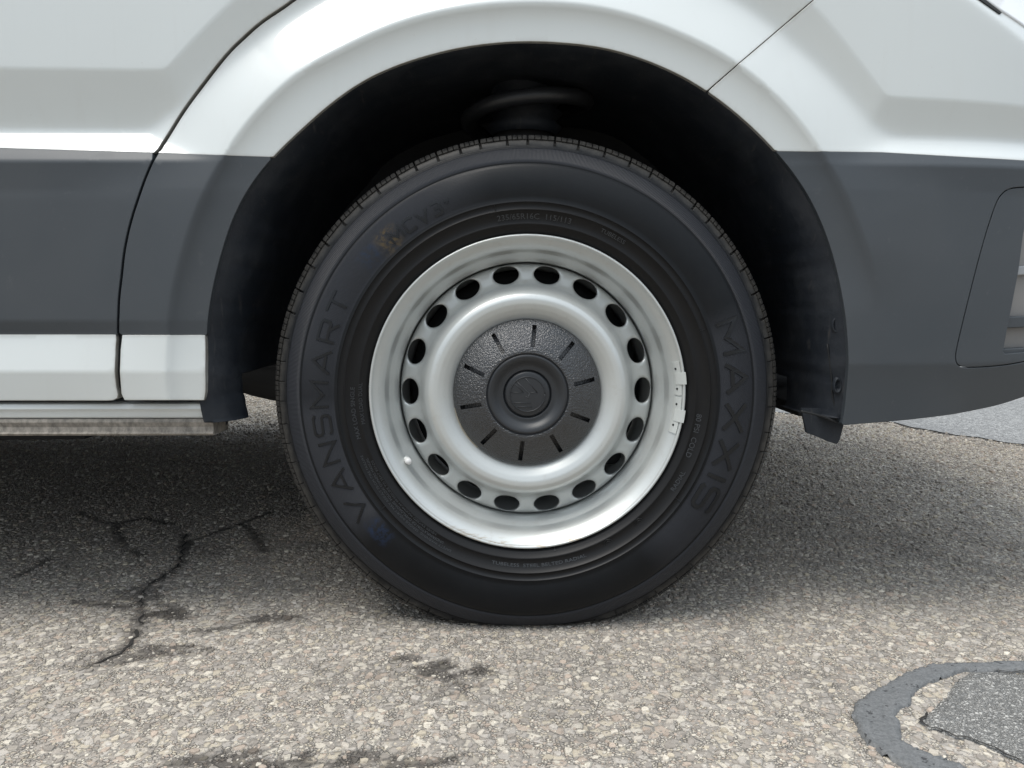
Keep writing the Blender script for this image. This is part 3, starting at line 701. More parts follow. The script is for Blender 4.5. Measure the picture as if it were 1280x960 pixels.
# shoulder tread blocks, each with cut sipes
NB = 66
def shoulder(u):                                  # u 0..1 from the lower shoulder edge over onto the tread: (r, y)
    P = [(0.3435, 0.0205), (0.3495, 0.0240), (0.3550, 0.0285), (0.3595, 0.0350), (0.3625, 0.0460), (0.3640, 0.0620), (0.3646, 0.080)]
    x = u * (len(P) - 1); i = min(int(x), len(P) - 2); f = x - i
    return P[i][0] * (1 - f) + P[i + 1][0] * f, P[i][1] * (1 - f) + P[i + 1][1] * f
def block_mesh(w_deg, nsip, us, depth=0.0085, name='tread_block', a_c=0.0, rag=0.0):
    V = []; F = []; gapd = 0.16
    tot = w_deg - gapd * (nsip - 1); sw = tot / nsip
    for s in range(nsip):
        a0 = -w_deg / 2 + s * (sw + gapd); ang = [a0, a0 + 0.12, a0 + sw - 0.12, a0 + sw]
        b = len(V)
        for ai, a in enumerate(ang):
            t = R(90 + a_c + a); dd = 0.0007 if ai in (0, 3) else 0.0
            for lvl in (0, 1):
                for j, u in enumerate(us):
                    r, y = shoulder(u)
                    n = Vector((0.75, -0.65)) if u < 0.6 else Vector((1, -0.1)); n.normalize()
                    d = (-depth if lvl else -dd - (0.0008 if j in (0,) else 0))
                    rr, yy = r + n.x * d, y + n.y * d
                    V.append((rr * math.cos(t), yy, rr * math.sin(t)))
        m = len(us); k = 2 * m
        for i in range(3):
            for j in range(m - 1):
                F.append((b + i * k + j, b + i * k + j + 1, b + (i + 1) * k + j + 1, b + (i + 1) * k + j))
        for i in (0, 3):
            for j in range(m - 1):
                q = (b + i * k + j, b + i * k + j + 1, b + i * k + m + j + 1, b + i * k + m + j); F.append(q if i else q[::-1])
        for j in (0, m - 1):
            for i in range(3):
                F.append((b + i * k + j, b + (i + 1) * k + j, b + (i + 1) * k + m + j, b + i * k + m + j))
    return np.array(V), F
pitch = 360 / NB
usU = [0.30, 0.42, 0.55, 0.7, 0.85, 1.0]; usD = [0.0, 0.08, 0.16, 0.20]
shared = {}
a_acc = 0.0
wids = rng.choice([0.86, 1.0, 1.14], NB); wids = wids / wids.sum() * 360
for i in range(NB):
    w_ = wids[i]; c_ = a_acc + w_ / 2; a_acc += w_
    low = abs(((c_ - 180 + 180) % 360) - 180) < 42         # near the ground the rubber is squashed
    for nm, us, ns, dep in (('tread_block', usU, 4, 0.0085), ('shoulder_lug', usD, 1, 0.006)):
        ww = w_ - ((0.40 if ns == 4 else 0.46) if min(c_, 360 - c_) < 78 else (0.22 if ns == 4 else 0.14))
        Vb, Fb = block_mesh(ww, ns, us, dep)
        al = R(-c_) ; ca, sa = math.cos(al), math.sin(al)
        if low:
            V2 = Vb.copy(); V2[:, 0] = Vb[:, 0] * ca - Vb[:, 2] * sa; V2[:, 2] = Vb[:, 0] * sa + Vb[:, 2] * ca
            me = sharp(mesh(nm, squash(V2), Fb), 40); link(nm, me, M['tyre'], wheel)
        else:
            key = (nm, round(ww, 3))
            if key not in shared: shared[key] = sharp(mesh(nm, Vb, Fb), 40)
            o = link(nm, shared[key], M['tyre'], wheel); o.rotation_euler = (0, -al, 0)
# centre ribs of the tread: one ring each
for y0, y1 in ((0.088, 0.112), (0.118, 0.142), (0.150, 0.20)):
    link('tread_rib', revolve('tread_rib', [(0.354, y0), (0.3646, y0 + .001), (0.3648, (y0 + y1) / 2), (0.3646, y1 - .001), (0.354, y1)], 180, True, squash), M['tyre'], wheel)

STROKES = {'M': (1.15, [[(0, 0), (0, 1), (.575, .30), (1.15, 1), (1.15, 0)]]), 'A': (1.1, [[(0, 0), (.55, 1), (1.1, 0)], [(.25, .30), (.85, .30)]]), 'X': (1.0, [[(0, 0), (1.0, 1)], [(0, 1), (1.0, 0)]]),
    'I': (0.0, [[(0, 0), (0, 1)]]), 'S': (.9, [[(.9, .88), (.8, 1), (.1, 1), (0, .88), (0, .62), (.1, .52), (.8, .48), (.9, .38), (.9, .12), (.8, 0), (.1, 0), (0, .12)]]), 'V': (1.1, [[(0, 1), (.55, 0), (1.1, 1)]]),
    'N': (.95, [[(0, 0), (0, 1), (.95, 0), (.95, 1)]]), 'R': (.9, [[(0, 0), (0, 1), (.8, 1), (.9, .9), (.9, .55), (.8, .45), (0, .45)], [(.5, .45), (.9, 0)]]), 'T': (1.0, [[(0, 1), (1.0, 1)], [(.5, 1), (.5, 0)]]),
    'C': (.9, [[(.9, .85), (.78, 1), (.12, 1), (0, .85), (0, .15), (.12, 0), (.78, 0), (.9, .15)]]), '3': (.8, [[(0, 1), (.68, 1), (.8, .88), (.8, .62), (.68, .52), (.2, .52)], [(.68, .52), (.8, .40), (.8, .12), (.68, 0), (0, 0)]]),
    '+': (.5, [[(0, .75), (.5, .75)], [(.25, 1), (.25, .5)]])}
def stroke_text(txt, r_mid, size, mid_deg, span, wt=0.10, raise_=0.0005, gap_=0.42, name='lettering'):
    x = 0; segs = []
    for ch in txt:
        w_, st = STROKES[ch]
        for s_ in st: segs.append([(x + a, b) for a, b in s_])
        x += w_ + gap_
    total = x - gap_; ux = R(span) / total; bm = bmesh.new(); cnt = 0
    ax = ux * r_mid / size                      # stretch of x against y
    for s_ in segs:
        P = [np.array((a * ax, b)) for a, b in s_]; n = len(P)
        L = []
        for i in range(n):
            d0 = P[i] - P[i - 1] if i else P[1] - P[0]; d1 = P[i + 1] - P[i] if i < n - 1 else P[-1] - P[-2]
            d0 = d0 / np.linalg.norm(d0); d1 = d1 / np.linalg.norm(d1); m_ = d0 + d1; m_ = m_ / (np.linalg.norm(m_) + 1e-9); nn = np.array((-m_[1], m_[0])); k = min(1 / max(0.35, float(np.dot(nn, (-d0[1], d0[0])))), 2.2)
            L.append((P[i], nn * wt * k))
        # subdivide along the stroke so it follows the bulge
        rows = []
        for i in range(n - 1):
            m = max(1, int(np.linalg.norm(P[i + 1] - P[i]) / 0.12))
            for j in range(m):
                t = j / m; rows.append((L[i][0] * (1 - t) + L[i + 1][0] * t, L[i][1] * (1 - t) + L[i + 1][1] * t))
        rows.append(L[-1]); cnt += 1; rr_ = raise_ + 0.00003 * (cnt % 3)
        prev = None
        for c, o_ in rows:
            q = []
            for f, hh in ((-1.15, -0.0012), (-0.95, rr_), (0.95, rr_), (1.15, -0.0012)):
                u, v = c + o_ * f; r = r_mid + (v - 0.5) * size; th = R(mid_deg) - (u * size / r_mid - R(span) / 2)
                q.append(bm.verts.new((r * math.cos(th), float(side_at(r)) - hh, r * math.sin(th))))
            if prev:
                for i in range(3): bm.faces.new((prev[i], prev[i + 1], q[i + 1], q[i]))
            else: bm.faces.new(q)
            prev = q
        bm.faces.new(prev[::-1])
    me = from_bm(name, bm); V = np.empty(len(me.vertices) * 3); me.vertices.foreach_get('co', V); V = squash(V.reshape(-1, 3)); me.vertices.foreach_set('co', V.ravel()); me.update()
    return link(name, me, M['letter'], wheel)
# raised lettering: text outlines bent round the sidewall
SP = np.array(side); 
def side_at(r): return np.interp(r, SP[:, 0], SP[:, 1])
def arc_text(txt, r_mid, size, mid_deg, xs=1.0, bold=0.0, raise_=0.0009, inward=False, name='lettering', mat='letter', extr=0.5, span=None):
    cu = bpy.data.curves.new('txt', 'FONT'); cu.body = txt; cu.size = 1.0; cu.offset = bold; cu.resolution_u = 3; cu.align_x = 'CENTER'; cu.extrude = 0.0
    cu.fill_mode = 'FRONT'
    o = bpy.data.objects.new('txt', cu); col.objects.link(o)
    dg = bpy.context.evaluated_depsgraph_get(); me = bpy.data.meshes.new_from_object(o.evaluated_get(dg)); bpy.data.objects.remove(o)
    bm = bmesh.new(); bm.from_mesh(me); bpy.data.meshes.remove(me)
    for yy in (0.1, 0.23, 0.36, 0.49, 0.62):
        bmesh.ops.bisect_plane(bm, geom=bm.verts[:] + bm.edges[:] + bm.faces[:], plane_co=(0, yy, 0), plane_no=(0, 1, 0))
    ret = bmesh.ops.extrude_face_region(bm, geom=bm.faces[:]); top = {v for v in ret['geom'] if isinstance(v, bmesh.types.BMVert)}
    w_ = max(v.co.x for v in bm.verts) - min(v.co.x for v in bm.verts)
    if span: xs = R(span) * r_mid / (w_ * size)
    co = []; h_ = []
    for v in bm.verts:
        co.append((v.co.x, v.co.y)); h_.append(1.0 if v in top else 0.0)
    for v, (x, y), t in zip(bm.verts, co, h_):
        dr = (y - 0.36) * size; a = x * size * xs / r_mid
        if inward: r = r_mid - dr; th = R(mid_deg) + a
        else: r = r_mid + dr; th = R(mid_deg) - a
        yy = float(side_at(r)) - (raise_ if t else -0.0015)
        v.co = (r * math.cos(th), yy, r * math.sin(th))
    me = from_bm(name, bm); me.transform(Matrix.Identity(4))
    me2 = me; V = np.empty(len(me.vertices) * 3); me.vertices.foreach_get('co', V); V = squash(V.reshape(-1, 3)); me.vertices.foreach_set('co', V.ravel()); me.update()
    return link(name, me2, M[mat], wheel)
stroke_text('MAXXIS', 0.2905, 0.028, -6.5, 54, 0.10, 0.0010)
stroke_text('VANSMART', 0.2880, 0.024, 184, 66, 0.075, 0.0009)
stroke_text('MCV3+', 0.2830, 0.017, 121.5, 19, 0.11)
for tx, rm, sz, an, inw in (('MAX LOAD SINGLE', 0.2440, 0.0078, 186, False), ('MAX LOAD DUAL', 0.2335, 0.0066, 183, False), ('80 PSI  COLD', 0.2425, 0.0100, -14, False), ('RADIAL', 0.2455, 0.0085, -30, True),
                            ('TUBELESS', 0.2480, 0.0080, 62, False), ('235/65R16C  115/113', 0.2455, 0.0105, 88, False)):
    arc_text(tx, rm, sz, an, 1.1, 0.0, 0.0007, inw, mat='fine')
for k_, tx in enumerate(('SAFETY WARNING  SERIOUS INJURY MAY RESULT FROM TIRE FAILURE', 'UNDERINFLATION OR OVERLOADING  FOLLOW OWNERS MANUAL', 'NEVER EXCEED MAXIMUM PRESSURE TO SEAT BEADS')):
    arc_text(tx, 0.2480 - 0.0052 * k_, 0.0046, 222 - k_, 1.1, 0.0, 0.0005, False, span=44 - 5 * k_, mat='fine')
arc_text('TUBELESS  STEEL BELTED RADIAL', 0.2440, 0.0062, -86, 1.0, 0.0, 0.0005, True, span=32, mat='fine')
def ticks(name, ang_r, w_, h_):
    bm = bmesh.new()
    for a, r0, r1, wd in ang_r:
        t = R(a); u = Vector((math.cos(t), 0, math.sin(t))); s_ = Vector((-math.sin(t), 0, math.cos(t)))
        q = []
        for r in (r0, (r0 + r1) / 2, r1):
            y = float(side_at(r)); q.append([bm.verts.new(u * r + s_ * d + Vector((0, y + dy, 0))) for d, dy in ((-wd, .001), (-wd * .6, -h_), (wd * .6, -h_), (wd, .001))])
        for a_, b_ in zip(q, q[1:]):
            for i in range(3): bm.faces.new((a_[i], a_[i + 1], b_[i + 1], b_[i]))
        bm.faces.new(q[0]); bm.faces.new(q[-1][::-1])
    return from_bm(name, bm)
for q_ in [(20.5, .2535, .262, .0006), (-35, .254, .264, .0007), (218, .2535, .262, .0007), (-80, .224, .2285, .0005), (100, .255, .264, .0005)]:
    link('sidewall_mark', ticks('sidewall_mark', [q_], 0, .0009), M['letter'], wheel)
# vent spews and mould lines at regular steps around the outer shoulder
for k in range(40):
    a = 150 + k * 3.1
    me = ticks('vent_spew', [(a, .3375, .3425, .0004)], 0, .0009)
    if k % 3 == 0: link('vent_spew', me, M['letter'], wheel)
# two moulded circle marks
for a, r_ in ((-49, 0.243), (-61.5, 0.243)):
    t = R(a); c = Vector((r_ * math.cos(t), float(side_at(r_)), r_ * math.sin(t)))
    for rr in (0.0068, 0.0040):
        bm = bmesh.new(); tube(bm, [c + Vector((rr * math.cos(q * 6.28318 / 20), 0, rr * math.sin(q * 6.28318 / 20))) for q in range(21)], 0.00035, 5)
        link('sidewall_mark', from_bm('sidewall_mark', bm, True), M['letter'], wheel)

# --- steel rim
rim = link('rim', revolve('rim', [(0.2150, 0.030), (0.2195, 0.0285), (0.2212, 0.0225), (0.2222, 0.0150), (0.2222, 0.0108), (0.2212, 0.0083), (0.2196, 0.0078), (0.2182, 0.0090), (0.2172, 0.0112), (0.2165, 0.0122), (0.2120, 0.0160), (0.2065, 0.0225), (0.2030, 0.0280),
        (0.2022, 0.0300), (0.2012, 0.0370), (0.2006, 0.0410), (0.1995, 0.0450), (0.1984, 0.0466), (0.1940, 0.0512), (0.1885, 0.0575), (0.1874, 0.0600), (0.1872, 0.0660), (0.1880, 0.0950), (0.1840, 0.115), (0.1840, 0.15), (0.1950, 0.17), (0.2150, 0.215), (0.2215, 0.225), (0.2150, 0.232),
        (0.2080, 0.21), (0.189, 0.175), (0.180, 0.152), (0.180, 0.112), (0.1850, 0.093), (0.1855, 0.082)], 256), M['rim'], wheel)
# disc with 18 oval holes
DP = np.array([(0.094, 0.050), (0.100, 0.0400), (0.106, 0.0350), (0.113, 0.0292), (0.120, 0.0245), (0.127, 0.0215), (0.134, 0.0212), (0.140, 0.0240), (0.1455, 0.0300), (0.1500, 0.0385), (0.1535, 0.0455), (0.1575, 0.0510), (0.163, 0.0545), (0.172, 0.0580), (0.180, 0.0615), (0.1832, 0.0645), (0.1855, 0.0700), (0.1862, 0.0790)])
_rr = np.linspace(DP[0, 0], DP[-1, 0], 400); _yy = np.interp(_rr, DP[:, 0], DP[:, 1]); _g = np.exp(-(np.arange(-12, 13) / 6.0) ** 2); _g /= _g.sum(); _yy = np.convolve(np.pad(_yy, 12, mode='reflect', reflect_type='odd'), _g, 'valid')
def disc_y(r): return np.interp(r, _rr, _yy)
def rim_disc():
    n = 18; hw = math.pi / n; hole_a = 0.0196 / 0.170; hole_r = 0.0136; rc = 0.1703
    hole_ = [(hole_a * math.cos(t), rc + hole_r * math.sin(t)) for t in np.linspace(0, 2 * math.pi, 40, endpoint=False)]
    ring2 = [(hole_a * 1.12 * math.cos(t), rc + hole_r * 1.14 * math.sin(t)) for t in np.linspace(0, 2 * math.pi, 40, endpoint=False)]
    rs = [0.155, 0.1585, 0.163, 0.170, 0.1775, 0.182, 0.1849]
    V = []; E = []
    for L in (hole_, ring2):
        b = len(V); V += [Vector((a * 0.17, r)) for a, r in L]
        E += [(b + i, b + (i + 1) % 40) for i in range(40)]
    bnd = [(-hw, r) for r in rs] + [(a, rs[-1]) for a in np.linspace(-hw, hw, 13)[1:]] + [(hw, r) for r in rs[::-1][1:]] + [(a, rs[0]) for a in np.linspace(hw, -hw, 13)[1:-1]]
    b = len(V); V += [Vector((a * 0.17, r)) for a, r in bnd]; E += [(b + i, b + (i + 1) % len(bnd)) for i in range(len(bnd))]
    for a in np.linspace(-hw, hw, 13)[1:-1]:
        for r in rs[1:-1]:
            if (a / (hole_a * 1.2)) ** 2 + ((r - rc) / (hole_r * 1.22)) ** 2 > 1: V.append(Vector((a * 0.17, r)))
    res = delaunay_2d_cdt(V, E, [], 0, 1e-7); P = np.array([(v.x / 0.17, v.y) for v in res[0]]); F = np.array(res[2])
    c = P[F].mean(1); c2 = np.stack([c[:, 0], c[:, 1]], 1); F = F[~inpoly(c2, hole_)]; c = P[F].mean(1)
    F = F[(c[:, 1] > rs[0]) & (c[:, 1] < rs[-1])]
    # hole wall
    P3 = list(map(tuple, P)); dep = [0.0] * len(P3)
    inr = ((P[:, 0] / hole_a) ** 2 + ((P[:, 1] - rc) / hole_r) ** 2)
    on = [i for i in range(len(P)) if abs(inr[i] - 1) < 0.02]; on.sort(key=lambda i: math.atan2((P[i, 1] - rc) / hole_r, P[i, 0] / hole_a))
    for i in on: dep[i] = 0.0012
    b1 = len(P3)
    for i in on: P3.append((P[i, 0] * 0.965, rc + (P[i, 1] - rc) * 0.965)); dep.append(0.0025)
    b2 = len(P3)
    for i in on: P3.append((P[i, 0] * 0.955, rc + (P[i, 1] - rc) * 0.955)); dep.append(0.0075)
    FF = [tuple(f) for f in F]; k = len(on)
    for i in range(k):
        j = (i + 1) % k
        FF += [(on[i], on[j], b1 + j, b1 + i), (b1 + i, b1 + j, b2 + j, b2 + i)]
    return P3, dep, FF
P3, dep, FF = rim_disc()
V = []; F = []
for s_ in range(18):
    b = len(V); a0 = R(0.2 + s_ * 20)
    for (a, r), d in zip(P3, dep):
        t = a0 + a; V.append((r * math.cos(t), float(disc_y(r)) + d, r * math.sin(t)))
    F += [tuple(b + i for i in f) for f in FF]
def ringpart(r0s):
    global V, F
    b = len(V); n = 216; k = len(r0s)
    for i in range(n):
        t = R(0.2 - 10) + 2 * math.pi * i / n
        for r in r0s: V.append((r * math.cos(t), float(disc_y(r)), r * math.sin(t)))
    for i in range(n):
        j = (i + 1) % n
        for q in range(k - 1): F.append((b + i * k + q, b + j * k + q, b + j * k + q + 1, b + i * k + q + 1))
ringpart(list(np.linspace(0.094, 0.155, 44))); ringpart([0.1849, 0.1855, 0.1859, 0.1862])
bm = bmesh.new()
me = mesh('t', V, F); bm.from_mesh(me); bmesh.ops.remove_doubles(bm, verts=bm.verts[:], dist=0.00003)
wd = link('wheel_disc', sharp(from_bm('wheel_disc', bm), 50), M['rim'], wheel)
# --- black centre cap with ten slots
def cap_y(r):
    return np.interp(r, [0, .0310, .0330, .0345, .0360, .0405, .0425, .0480, .0505, .0545, .0570, .0582, .060, .075, .090, .100, .1035, .1055, .1062],
                     [.0195, .0195, .0190, .0166, .0164, .0162, .0152, .0108, .0096, .0088, .0112, .0090, .0085, .0140, .0215, .0275, .0300, .0325, .0380])
def cap_mesh():
    n = 10; hw = math.pi / n; V = []; E = []
    # slot: rectangle in true length
    r0, r1, w_ = 0.0665, 0.0975, 0.0030
    sl = []
    for x, y in dense([(-w_, r0), (w_, r0), (w_, r1), (-w_, r1)], 0.004):
        sl.append((math.atan2(x, y), math.hypot(x, y)))
    rs = [0.0582, 0.060, 0.064, 0.070, 0.076, 0.082, 0.088, 0.094, 0.100, 0.1035]
    V += [Vector((a * .08, r)) for a, r in sl]; E += [(i, (i + 1) % len(sl)) for i in range(len(sl))]
    bnd = [(-hw, r) for r in rs] + [(a, rs[-1]) for a in np.linspace(-hw, hw, 13)[1:]] + [(hw, r) for r in rs[::-1][1:]] + [(a, rs[0]) for a in np.linspace(hw, -hw, 13)[1:-1]]
    b = len(V); V += [Vector((a * .08, r)) for a, r in bnd]; E += [(b + i, b + (i + 1) % len(bnd)) for i in range(len(bnd))]
    for a in np.linspace(-hw, hw, 13)[1:-1]:
        for r in rs[1:-1]:
            if abs(a * r) > w_ * 1.5 or r < r0 - .002 or r > r1 + .002: V.append(Vector((a * .08, r)))
    res = delaunay_2d_cdt(V, E, [], 0, 1e-7); P = np.array([(v.x / .08, v.y) for v in res[0]]); F = np.array(res[2])
    c = P[F].mean(1); F = F[~inpoly(c, sl) & (c[:, 1] > rs[0]) & (c[:, 1] < rs[-1])]
    P3 = list(map(tuple, P)); dep = [0.0] * len(P3); FF = [tuple(f) for f in F]
    idx = list(range(len(sl))); b1 = len(P3)
    for i in idx: P3.append(P3[i]); dep.append(0.013)
    for i in idx:
        j = (i + 1) % len(sl); FF.append((i, j, b1 + j, b1 + i))
    FF.append(tuple(b1 + i for i in idx))
    return P3, dep, FF
P3, dep, FF = cap_mesh(); V = []; F = []
for s_ in range(10):
    b = len(V); a0 = R(84 + 36 * s_)
    for (a, r), d in zip(P3, dep):
        t = a0 + a; V.append((r * math.cos(t), float(cap_y(r)) + d, r * math.sin(t)))
    F += [tuple(b + i for i in f) for f in FF]
b = len(V); n = 120; rs = [0.1035, 0.1046, .1055, .1059, .1062]
for i in range(n):
    t = R(84 - 18) + 2 * math.pi * i / n
    for r in rs: V.append((r * math.cos(t), float(cap_y(r)), r * math.sin(t)))
for i in range(n):
    j = (i + 1) % n
    for q in range(len(rs) - 1): F.append((b + i * 5 + q, b + j * 5 + q, b + j * 5 + q + 1, b + i * 5 + q + 1))
bm = bmesh.new(); me = mesh('t', V, F); bm.from_mesh(me); bmesh.ops.remove_doubles(bm, verts=bm.verts[:], dist=0.00003)
link('centre_cap', sharp(from_bm('centre_cap', bm), 45), M['cap'], wheel)
link('cap_ring', revolve('cap_ring', [(r, float(cap_y(r))) for r in (.0320, .0330, .0340, .0345, .0352, .0360, .038, .0405, .0414, .0425, .044, .046, .0480, .0492, .0505, .0525, .0545, .0560, .0566, .0570, .0574, .0582)], 128), M['capring'], wheel)
link('cap_badge', revolve('cap_badge', [(0.0, .0142), (.010, .0143), (.022, .0145), (.0295, .0149), (.0312, .0156), (.0320, .0175)], 96), M['capring'], wheel)
SB = 0.0335 / 232                                  # metres per pixel of the enlarged badge
def bar(name, pts, r=0.00062):
    bm = bmesh.new(); tube(bm, [((x - 475) * SB, 0.0143, (457 - y) * SB) for x, y in pts], r, 6); link(name, from_bm(name, bm, True), M['capring'], wheel)
ringp = [(475 + 170 * math.cos(t), 457 + 170 * math.sin(t)) for t in np.linspace(0, 2 * math.pi, 49)]
bar('badge_ring', ringp, 0.0009)
for L in ([(318, 440), (436, 440)], [(490, 441), (575, 441)], [(318, 541), (508, 546)], [(360, 582), (520, 582)], [(346, 350), (428, 432)], [(370, 332), (482, 446), (492, 441)], [(455, 302), (566, 438)], [(318, 388), (350, 350)], [(455, 478), (480, 494), (496, 446)],
          [(370, 326), (400, 306), (436, 295)], [(480, 290), (540, 300), (580, 320)]):
    bar('badge_line', L)
# cream sliver standing in for exposed rim paint at the cap's lower left
bm = bmesh.new(); arc_ = [(R(a), 0.1062 + 0.0005 + 0.0035 * max(0, (a - 196)) / 34) for a in range(192, 231, 3)]
top_ = [bm.verts.new((r * math.cos(t), 0.0335, r * math.sin(t))) for t, r in arc_]; bot_ = [bm.verts.new((0.101 * math.cos(t), 0.0345, 0.101 * math.sin(t))) for t, r in arc_]
for i in range(len(arc_) - 1): bm.faces.new((top_[i], top_[i + 1], bot_[i + 1], bot_[i]))
bmesh.ops.solidify(bm, geom=bm.faces[:], thickness=0.0006)
link('rim_paint_sliver', from_bm('rim_paint_sliver', bm), mat_simple('cream_rim_paint', (0.62, 0.58, 0.48), 0.6), wheel)
# --- balance weights
def arcblock(bm, a0, a1, r0, r1, lift, th=0.003, n=8):
    def yr(r): return float(np.interp(r, [0.2030, 0.2065, 0.2120, 0.2165, 0.2182, 0.2196, 0.2222, 0.2240], [0.0280, 0.0225, 0.0160, 0.0122, 0.0090, 0.0078, 0.0095, 0.0105]))
    rows = []
    for i in range(n + 1):
        t = R(a0 + (a1 - a0) * i / n); q = []
        for r, d in ((r0, .001), (r0 + .0006, -lift), (r0 * .5 + r1 * .5, -lift - .0006), (r1 - .0006, -lift), (r1, .001)):
            q.append(bm.verts.new((r * math.cos(t), yr(r) + d, r * math.sin(t))))
        rows.append(q)
    for a, b in zip(rows, rows[1:]):
        for i in range(4): bm.faces.new((a[i], a[i + 1], b[i + 1], b[i]))
    bm.faces.new(rows[0]); bm.faces.new(rows[-1][::-1])
for a0, a1, t0, t1, dots in ((12.3, -0.4, 8.1, 3.7, (9.7, 2.0)), (-1.1, -15.0, -5.9, -10.4, (-3.9, -12.0))):
    bm = bmesh.new(); arcblock(bm, a0, a1, .2075, .2172, .0022); o = link('balance_weight', sharp(from_bm('balance_weight', bm)), M['lead'], wheel)
    bm = bmesh.new(); arcblock(bm, t0, t1, .2088, .2232, .0040, n=4); link('weight_clip', sharp(from_bm('weight_clip', bm)), M['lead'], wheel)
    for d in dots:
        t = R(d); disc('weight_hole', .2112 * math.cos(t), .0140, .2112 * math.sin(t), .0017, .0016, M['gap'], wheel)
# --- valve
vx, vz = hit(510, 574, 0.040); vx -= AXX; vz -= AXZ
bm = bmesh.new(); tube(bm, [(vx - .004, 0.058, vz - .002), (vx - .001, 0.046, vz - .0005), (vx + .001, 0.036, vz)], 0.0055, 12, [1.35, 1.2, .9]); link('valve_stem', from_bm('valve_stem', bm, True), M['rim'], wheel)
bm = bmesh.new(); tube(bm, [(vx + .0012, 0.037, vz), (vx + .0016, 0.0345, vz), (vx + .0045, 0.026, vz + .0003), (vx + .0052, 0.0245, vz + .0003)], 0.0048, 12, [1, 1.08, .95, .6]); link('valve_cap', from_bm('valve_cap', bm, True), M['valve'], wheel)
# --- brake parts, coloured black to give the shade behind the holes
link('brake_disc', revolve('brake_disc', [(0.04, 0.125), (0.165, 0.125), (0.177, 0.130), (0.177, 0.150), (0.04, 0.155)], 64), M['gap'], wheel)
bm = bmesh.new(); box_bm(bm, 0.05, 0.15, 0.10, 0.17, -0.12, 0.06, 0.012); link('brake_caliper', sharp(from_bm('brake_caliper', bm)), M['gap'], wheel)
bm = bmesh.new()
for i in range(9):
    t = R(-20 - i * 3); tube(bm, [(0.163 * math.cos(t), .11, .163 * math.sin(t)), (0.168 * math.cos(t + .02), .113, .168 * math.sin(t + .02))], .002, 5)
bm.free()
# other wheels: same tyre, rim and disc
for wx, wy, rz in ((AXX, 1.99, math.pi), (-3.64, 0.0, 0), (-3.64, 1.99, math.pi)):
    e = empty('wheel', (wx, wy, AXZ), van); e.rotation_euler = (0, 0, rz)
    for src in (tyre, rim, wd):
        c = src.copy(); col.objects.link(c); c.parent = e
    for nm in ('centre_cap', 'cap_ring'):
        c = bpy.data.objects[nm].copy(); col.objects.link(c); c.parent = e

# ================================================================== GROUND
def mat_ground(name, cols, sc_=85.0, dark=(0.10, 0.095, 0.09), far=True, joint=0.05, bumpd=0.0022):
    a = NT(name); o = a.obj()
    warp = a.noise(o, 40, 3)
    off_ = a.n('ShaderNodeVectorMath'); off_.operation = 'MULTIPLY_ADD'; off_.inputs[1].default_value = (0.012, 0.012, 0.0); a.l(warp.outputs['Color'], off_.inputs[0]); a.l(o, off_.inputs[2])
    def vor(scale, feat='F1', seed=0):
        v = a.n('ShaderNodeTexVoronoi'); v.voronoi_dimensions = '2D'; v.feature = feat; v.inputs['Scale'].default_value = scale; v.inputs['Randomness'].default_value = 1.0
        a.l(off_.outputs[0], v.inputs['Vector']); return v
    v1 = vor(sc_); e1 = vor(sc_, 'DISTANCE_TO_EDGE'); v2 = vor(sc_ * 2.9); e2 = vor(sc_ * 2.9, 'DISTANCE_TO_EDGE')
    rsel = a.n('ShaderNodeSeparateXYZ'); a.l(v1.outputs['Color'], rsel.inputs[0])
    rs2 = a.n('ShaderNodeSeparateXYZ'); a.l(v2.outputs['Color'], rs2.inputs[0])
    def ramp_of(f):
        x = a.n('ShaderNodeValToRGB'); x.color_ramp.interpolation = 'CONSTANT'; el = x.color_ramp.elements
        while len(el) < len(cols): el.new(0.5)
        for i, c in enumerate(cols): el[i].position = i / len(cols); el[i].color = (*c, 1)
        a.l(f, x.inputs['Fac']); return x.outputs['Color']
    big = ramp_of(rsel.outputs[0]); small = ramp_of(rs2.outputs[1])
    usebig = a.math('GREATER_THAN', rsel.outputs[2], 0.45)
    c = a.mix(usebig, small, big)
    ed = a.math('ADD', a.math('MULTIPLY', e1.outputs['Distance'], usebig), a.math('MULTIPLY', e2.outputs['Distance'], a.math('SUBTRACT', 1.0, usebig)))
    j = a.ramp(ed, 0.0, joint * 2.2)
    c = a.mix(j, dark, c)
    n1 = a.noise(o, 2.2, 5); n2 = a.noise(o, 330, 4, 0.75)
    c = a.mix(a.math('MULTIPLY', a.ramp(n1.outputs['Fac'], 0.40, 0.72), 0.28), c, tuple(x * 0.9 for x in dark))
    c = a.mix(a.math('MULTIPLY', a.ramp(n2.outputs['Fac'], 0.35, 0.75), 0.35), c, dark)
    if name == 'worn_asphalt':
        vc = a.n('ShaderNodeVertexColor'); vc.layer_name = 'Dirt'; c = a.mix(a.math('MULTIPLY', vc.outputs['Color'], 0.85), c, (0.050, 0.044, 0.040))
    hgt = a.math('ADD', a.math('MULTIPLY', a.ramp(ed, 0.0, 0.22), a.math('ADD', 0.5, rsel.outputs[1])), a.math('MULTIPLY', n2.outputs['Fac'], 0.35))
    return a.p(color=c, rough=0.88, spec=0.3, normal=a.bump(hgt, 0.9, bumpd))
STC = [tuple(min(.62, m_ * v) for v, m_ in zip(q, (1.01, 0.995, 0.965))) for q in [(0.42, 0.385, 0.34), (0.30, 0.275, 0.25), (0.52, 0.48, 0.42), (0.36, 0.335, 0.31), (0.47, 0.42, 0.34), (0.42, 0.35, 0.295), (0.29, 0.265, 0.24), (0.58, 0.54, 0.47), (0.33, 0.30, 0.27), (0.45, 0.42, 0.385)]]
MG = mat_ground('worn_asphalt', STC, dark=(0.235, 0.222, 0.20))
